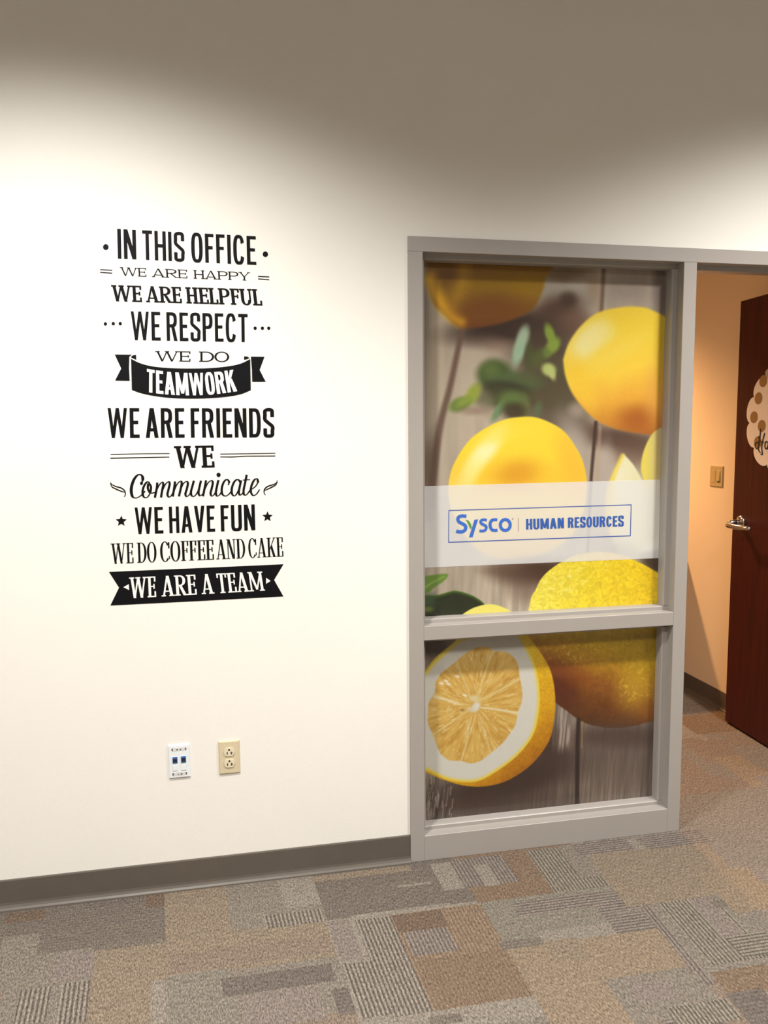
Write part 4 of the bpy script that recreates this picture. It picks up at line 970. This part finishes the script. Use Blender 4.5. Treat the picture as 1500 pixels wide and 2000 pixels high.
sw = tag(empty('light_switch', (RX, 1.247, 1.286), math.radians(-90)), 'almond two-gang light switch on the peach office wall behind the red door', 'light switch')
plate('cover_plate', 0, 0, .116, .1165, M['switch'], sw)
lb('blank_insert', -.023, 0, .033, .067, -.0068, -.0050, M['switch'], sw, .0008)
lb('rocker_frame', .023, 0, .034, .068, -.0068, -.0050, M['switch'], sw, .0008)
bm = bmesh.new(); bm_box(bm, .0125, -.0105, -.024, .0335, -.006, .030)
for v in bm.verts:
    if v.co.y < -.008 and v.co.z > 0: v.co.y = -.0075
done('rocker', bm, M['switch'], sw); lb('slider', .023, -.029, .020, .004, -.0080, -.0060, M['dark'], sw)

# ------------------------------------------------------------------ sign on the door
def on_leaf(s, z, lift=0.0):          # s = distance from the hinge along the leaf, hall face
    return Vector((hx+math.cos(ang)*s-math.sin(ang)*lift, hy+math.sin(ang)*s+math.cos(ang)*lift, z))
sg = tag(empty('door_sign', tuple(on_leaf(.553, 1.588, .0)), ang), 'round scalloped white door sign with gold dots, a bow and black script', 'door sign')
RS = .226
def scallop(n=11, ph=.0, r=RS, b_=.018, k=12):
    pts = []
    for i in range(n):
        a0 = ph+2*math.pi*i/n; a1 = ph+2*math.pi*(i+1)/n
        p0 = Vector((math.cos(a0), math.sin(a0)))*r; p1 = Vector((math.cos(a1), math.sin(a1)))*r; mid = (p0+p1)/2; h = (p1-p0).length/2; od = mid.normalized()
        for j in range(k):
            t = math.pi*j/k; pts.append(mid+(p0-mid)*math.cos(t)+od*h*.62*math.sin(t))
    return pts
bm = bmesh.new(); sp = scallop(11, math.radians(-36.5)); f = bm.faces.new([bm.verts.new((p.x, .004, p.y)) for p in sp])
e = bmesh.ops.extrude_face_region(bm, geom=[f]); bmesh.ops.translate(bm, vec=(0, .006, 0), verts=[v for v in e['geom'] if isinstance(v, bmesh.types.BMVert)])
bmesh.ops.recalc_face_normals(bm, faces=bm.faces); done('sign_board', bm, M['card'], sg)
def sgp(q): # from (y, z) measured on the leaf to the sign's own axes
    return (q[0]-.604, q[1]-1.588)
DOTS = [(.738, 1.770), (.768, 1.690), (.797, 1.600), (.735, 1.557), (.760, 1.478), (.66, 1.70), (.60, 1.79), (.50, 1.76), (.41, 1.69), (.38, 1.58), (.40, 1.46), (.50, 1.40), (.62, 1.385), (.52, 1.66), (.45, 1.53)]
for y, z in DOTS:
    x, zz = sgp((y, z)); rounded('gold_dot', x, .0101, .0108, zz, .029, .029, M['gold'], sg, None, 24)
# script reading Happy along the lower part; the sign's x runs from right (hinge) to left, so the word is laid out mirrored in x
HP = [[(0,0),(1,-3),(0,-7),(-2,-8),(-3,-6),(-1,-4),(1.5,-3.5)], [(1.6,5),(1.2,0),(.2,-5),(.6,-8.5),(2.6,-9.5)], [(5.6,3.5),(4.2,-1),(3.2,-6),(4.2,-9.5),(2.6,-10.5)], [(1.0,-2.2),(3,-2.8),(5.2,-2.2)],
      [(9.2,-1.6),(7.4,-1),(6.2,-3.6),(7,-5.6),(8.8,-4.2),(9.4,-1.4),(9.2,-5),(10.4,-5)], [(11.6,-1.6),(11,-6),(10.4,-11)], [(11.2,-3.6),(12.6,-1.6),(13.8,-3),(13,-5.4),(11.2,-5.4)],
      [(15.6,-1.6),(15,-6),(14.4,-11)], [(15.2,-3.6),(16.6,-1.6),(17.8,-3),(17,-5.4),(15.2,-5.4)], [(19.4,-1.6),(19.2,-4.6),(20.6,-5.4),(22,-2)], [(22.2,-1.6),(21.6,-7),(19.8,-11),(18.6,-9.4),(21,-7)]]
pl = []
for s in HP:
    for q in brush([(a*.0092, b2*.0092) for a, b2 in s], lambda u, d: .0055+.0045*abs(d.y)): pl.append([(.150-x*.86, .0116, -.080+z*.86-x*.24) for x, z in q])
o = flat('lettering', pl, M['ink'], sg); o['label'] = 'black script lettering reading Happy'
bm = bmesh.new()      # ribbon bow at the top
def loop_(cx, cz, rx, rz, tilt, y=.018, wd=.030):
    k = 24; a_ = []; b_ = []
    for i in range(k+1):
        t = 2*math.pi*i/k; x = rx*math.cos(t); z = rz*math.sin(t)
        X_ = cx+x*math.cos(tilt)-z*math.sin(tilt); Z_ = cz+x*math.sin(tilt)+z*math.cos(tilt)
        a_.append(bm.verts.new((X_, y-wd*.3, Z_))); b_.append(bm.verts.new((X_*1.0, y+wd*(.7+.3*math.sin(t)), Z_+.004)))
    for i in range(k): bm.faces.new((a_[i], a_[i+1], b_[i+1], b_[i]))
loop_(.025, .200, .056, .030, .12); loop_(-.085, .203, .050, .028, -.15)
for x0, x1, z1 in ((-.025, .010, .095), (-.035, -.08, .10)):
    v = [bm.verts.new(p) for p in ((x0-.012, .016, .18), (x0+.012, .018, .18), (x1+.016, .020, z1), (x1-.014, .015, z1-.015))]; bm.faces.new(v)
done('ribbon_bow', bm, M['ribbon'], sg, True)
rounded('bow_knot', -.030, .012, .034, .196, .014, .016, M['ribbon'], sg, None, 16)

# ------------------------------------------------------------------ assumed cabinet, placed out of view to cast the slanted shadow
cb = tag(empty('shadow_cabinet', (1.74, 1.86, 0)), 'assumed low brown cabinet, unseen, placed to cast the slanted shadow on the office side wall', 'cabinet')
box('body', (-.26, -.26, .06), (.28, .26, .93), M['wood'], cb, .002); box('worktop', (-.275, -.27, .931), (.285, .27, .955), M['wood'], cb, .003); box('plinth', (-.24, -.24, .0), (.27, .24, .06), M['dark'], cb)
for k in range(3):
    d_ = box('drawer', (-.281, -.25, .075+k*.285), (-.261, .25, .345+k*.285), M['wood'], cb, .002); box('pull', (-.300, -.06, .20+k*.285), (-.281, .06, .215+k*.285), M['chrome'], d_, .002)

# ------------------------------------------------------------------ ceiling fittings
def downlight(x, y, z, lab, grp=None):
    t = tag(empty('downlight', (x, y, z)), lab, 'ceiling light', grp)
    bm = bmesh.new()
    for q in ring(0, 0, .105, .105, .018, .018, 2.0, 0, 360, 32): bm.faces.new([bm.verts.new((a, b2, -.006)) for a, b2 in q])
    e = bmesh.ops.extrude_face_region(bm, geom=list(bm.faces)); bmesh.ops.translate(bm, vec=(0, 0, .006), verts=[v for v in e['geom'] if isinstance(v, bmesh.types.BMVert)])
    done('trim_ring', bm, M['tin'], t)
    bm = bmesh.new(); bmesh.ops.create_circle(bm, cap_ends=True, segments=32, radius=.087, matrix=Matrix.Translation((0, 0, -.002))); done('lens', bm, M['lampglass'], t)
for k, (x, y) in enumerate(WASH): downlight(x, y, CEIL, ('round recessed ceiling downlight above the black wall lettering', 'round recessed ceiling downlight above the doorway')[k], 'hall downlights')
downlight(1.22, 2.47, 2.78, 'round recessed ceiling downlight inside the peach office')
downlight(-0.1, 1.35, 2.78, 'added fill light over the office floor just behind the lemon window')  # housing for the added office fill lamp
for x, y in FILL:  # panel bodies for the added hall fill
    t = tag(empty('fill_panel', (x, y, CEIL)), ('leftmost square ceiling panel added as fill light, in front of the lettering wall', 'middle square ceiling panel added as fill light, facing the lemon window', 'rightmost square ceiling panel added as fill light, beyond the doorway')[FILL.index((x, y))], 'ceiling light', 'added hall fill panels')
    multi('frame', [((-.30, -.30, -.02), (-.285, .30, 0)), ((.285, -.30, -.02), (.30, .30, 0)), ((-.285, -.30, -.02), (.285, -.285, 0)), ((-.285, .285, -.02), (.285, .30, 0))], M['tin'], t)
    box('diffuser', (-.285, -.285, -.012), (.285, .285, -.002), M['lampglass'], t)
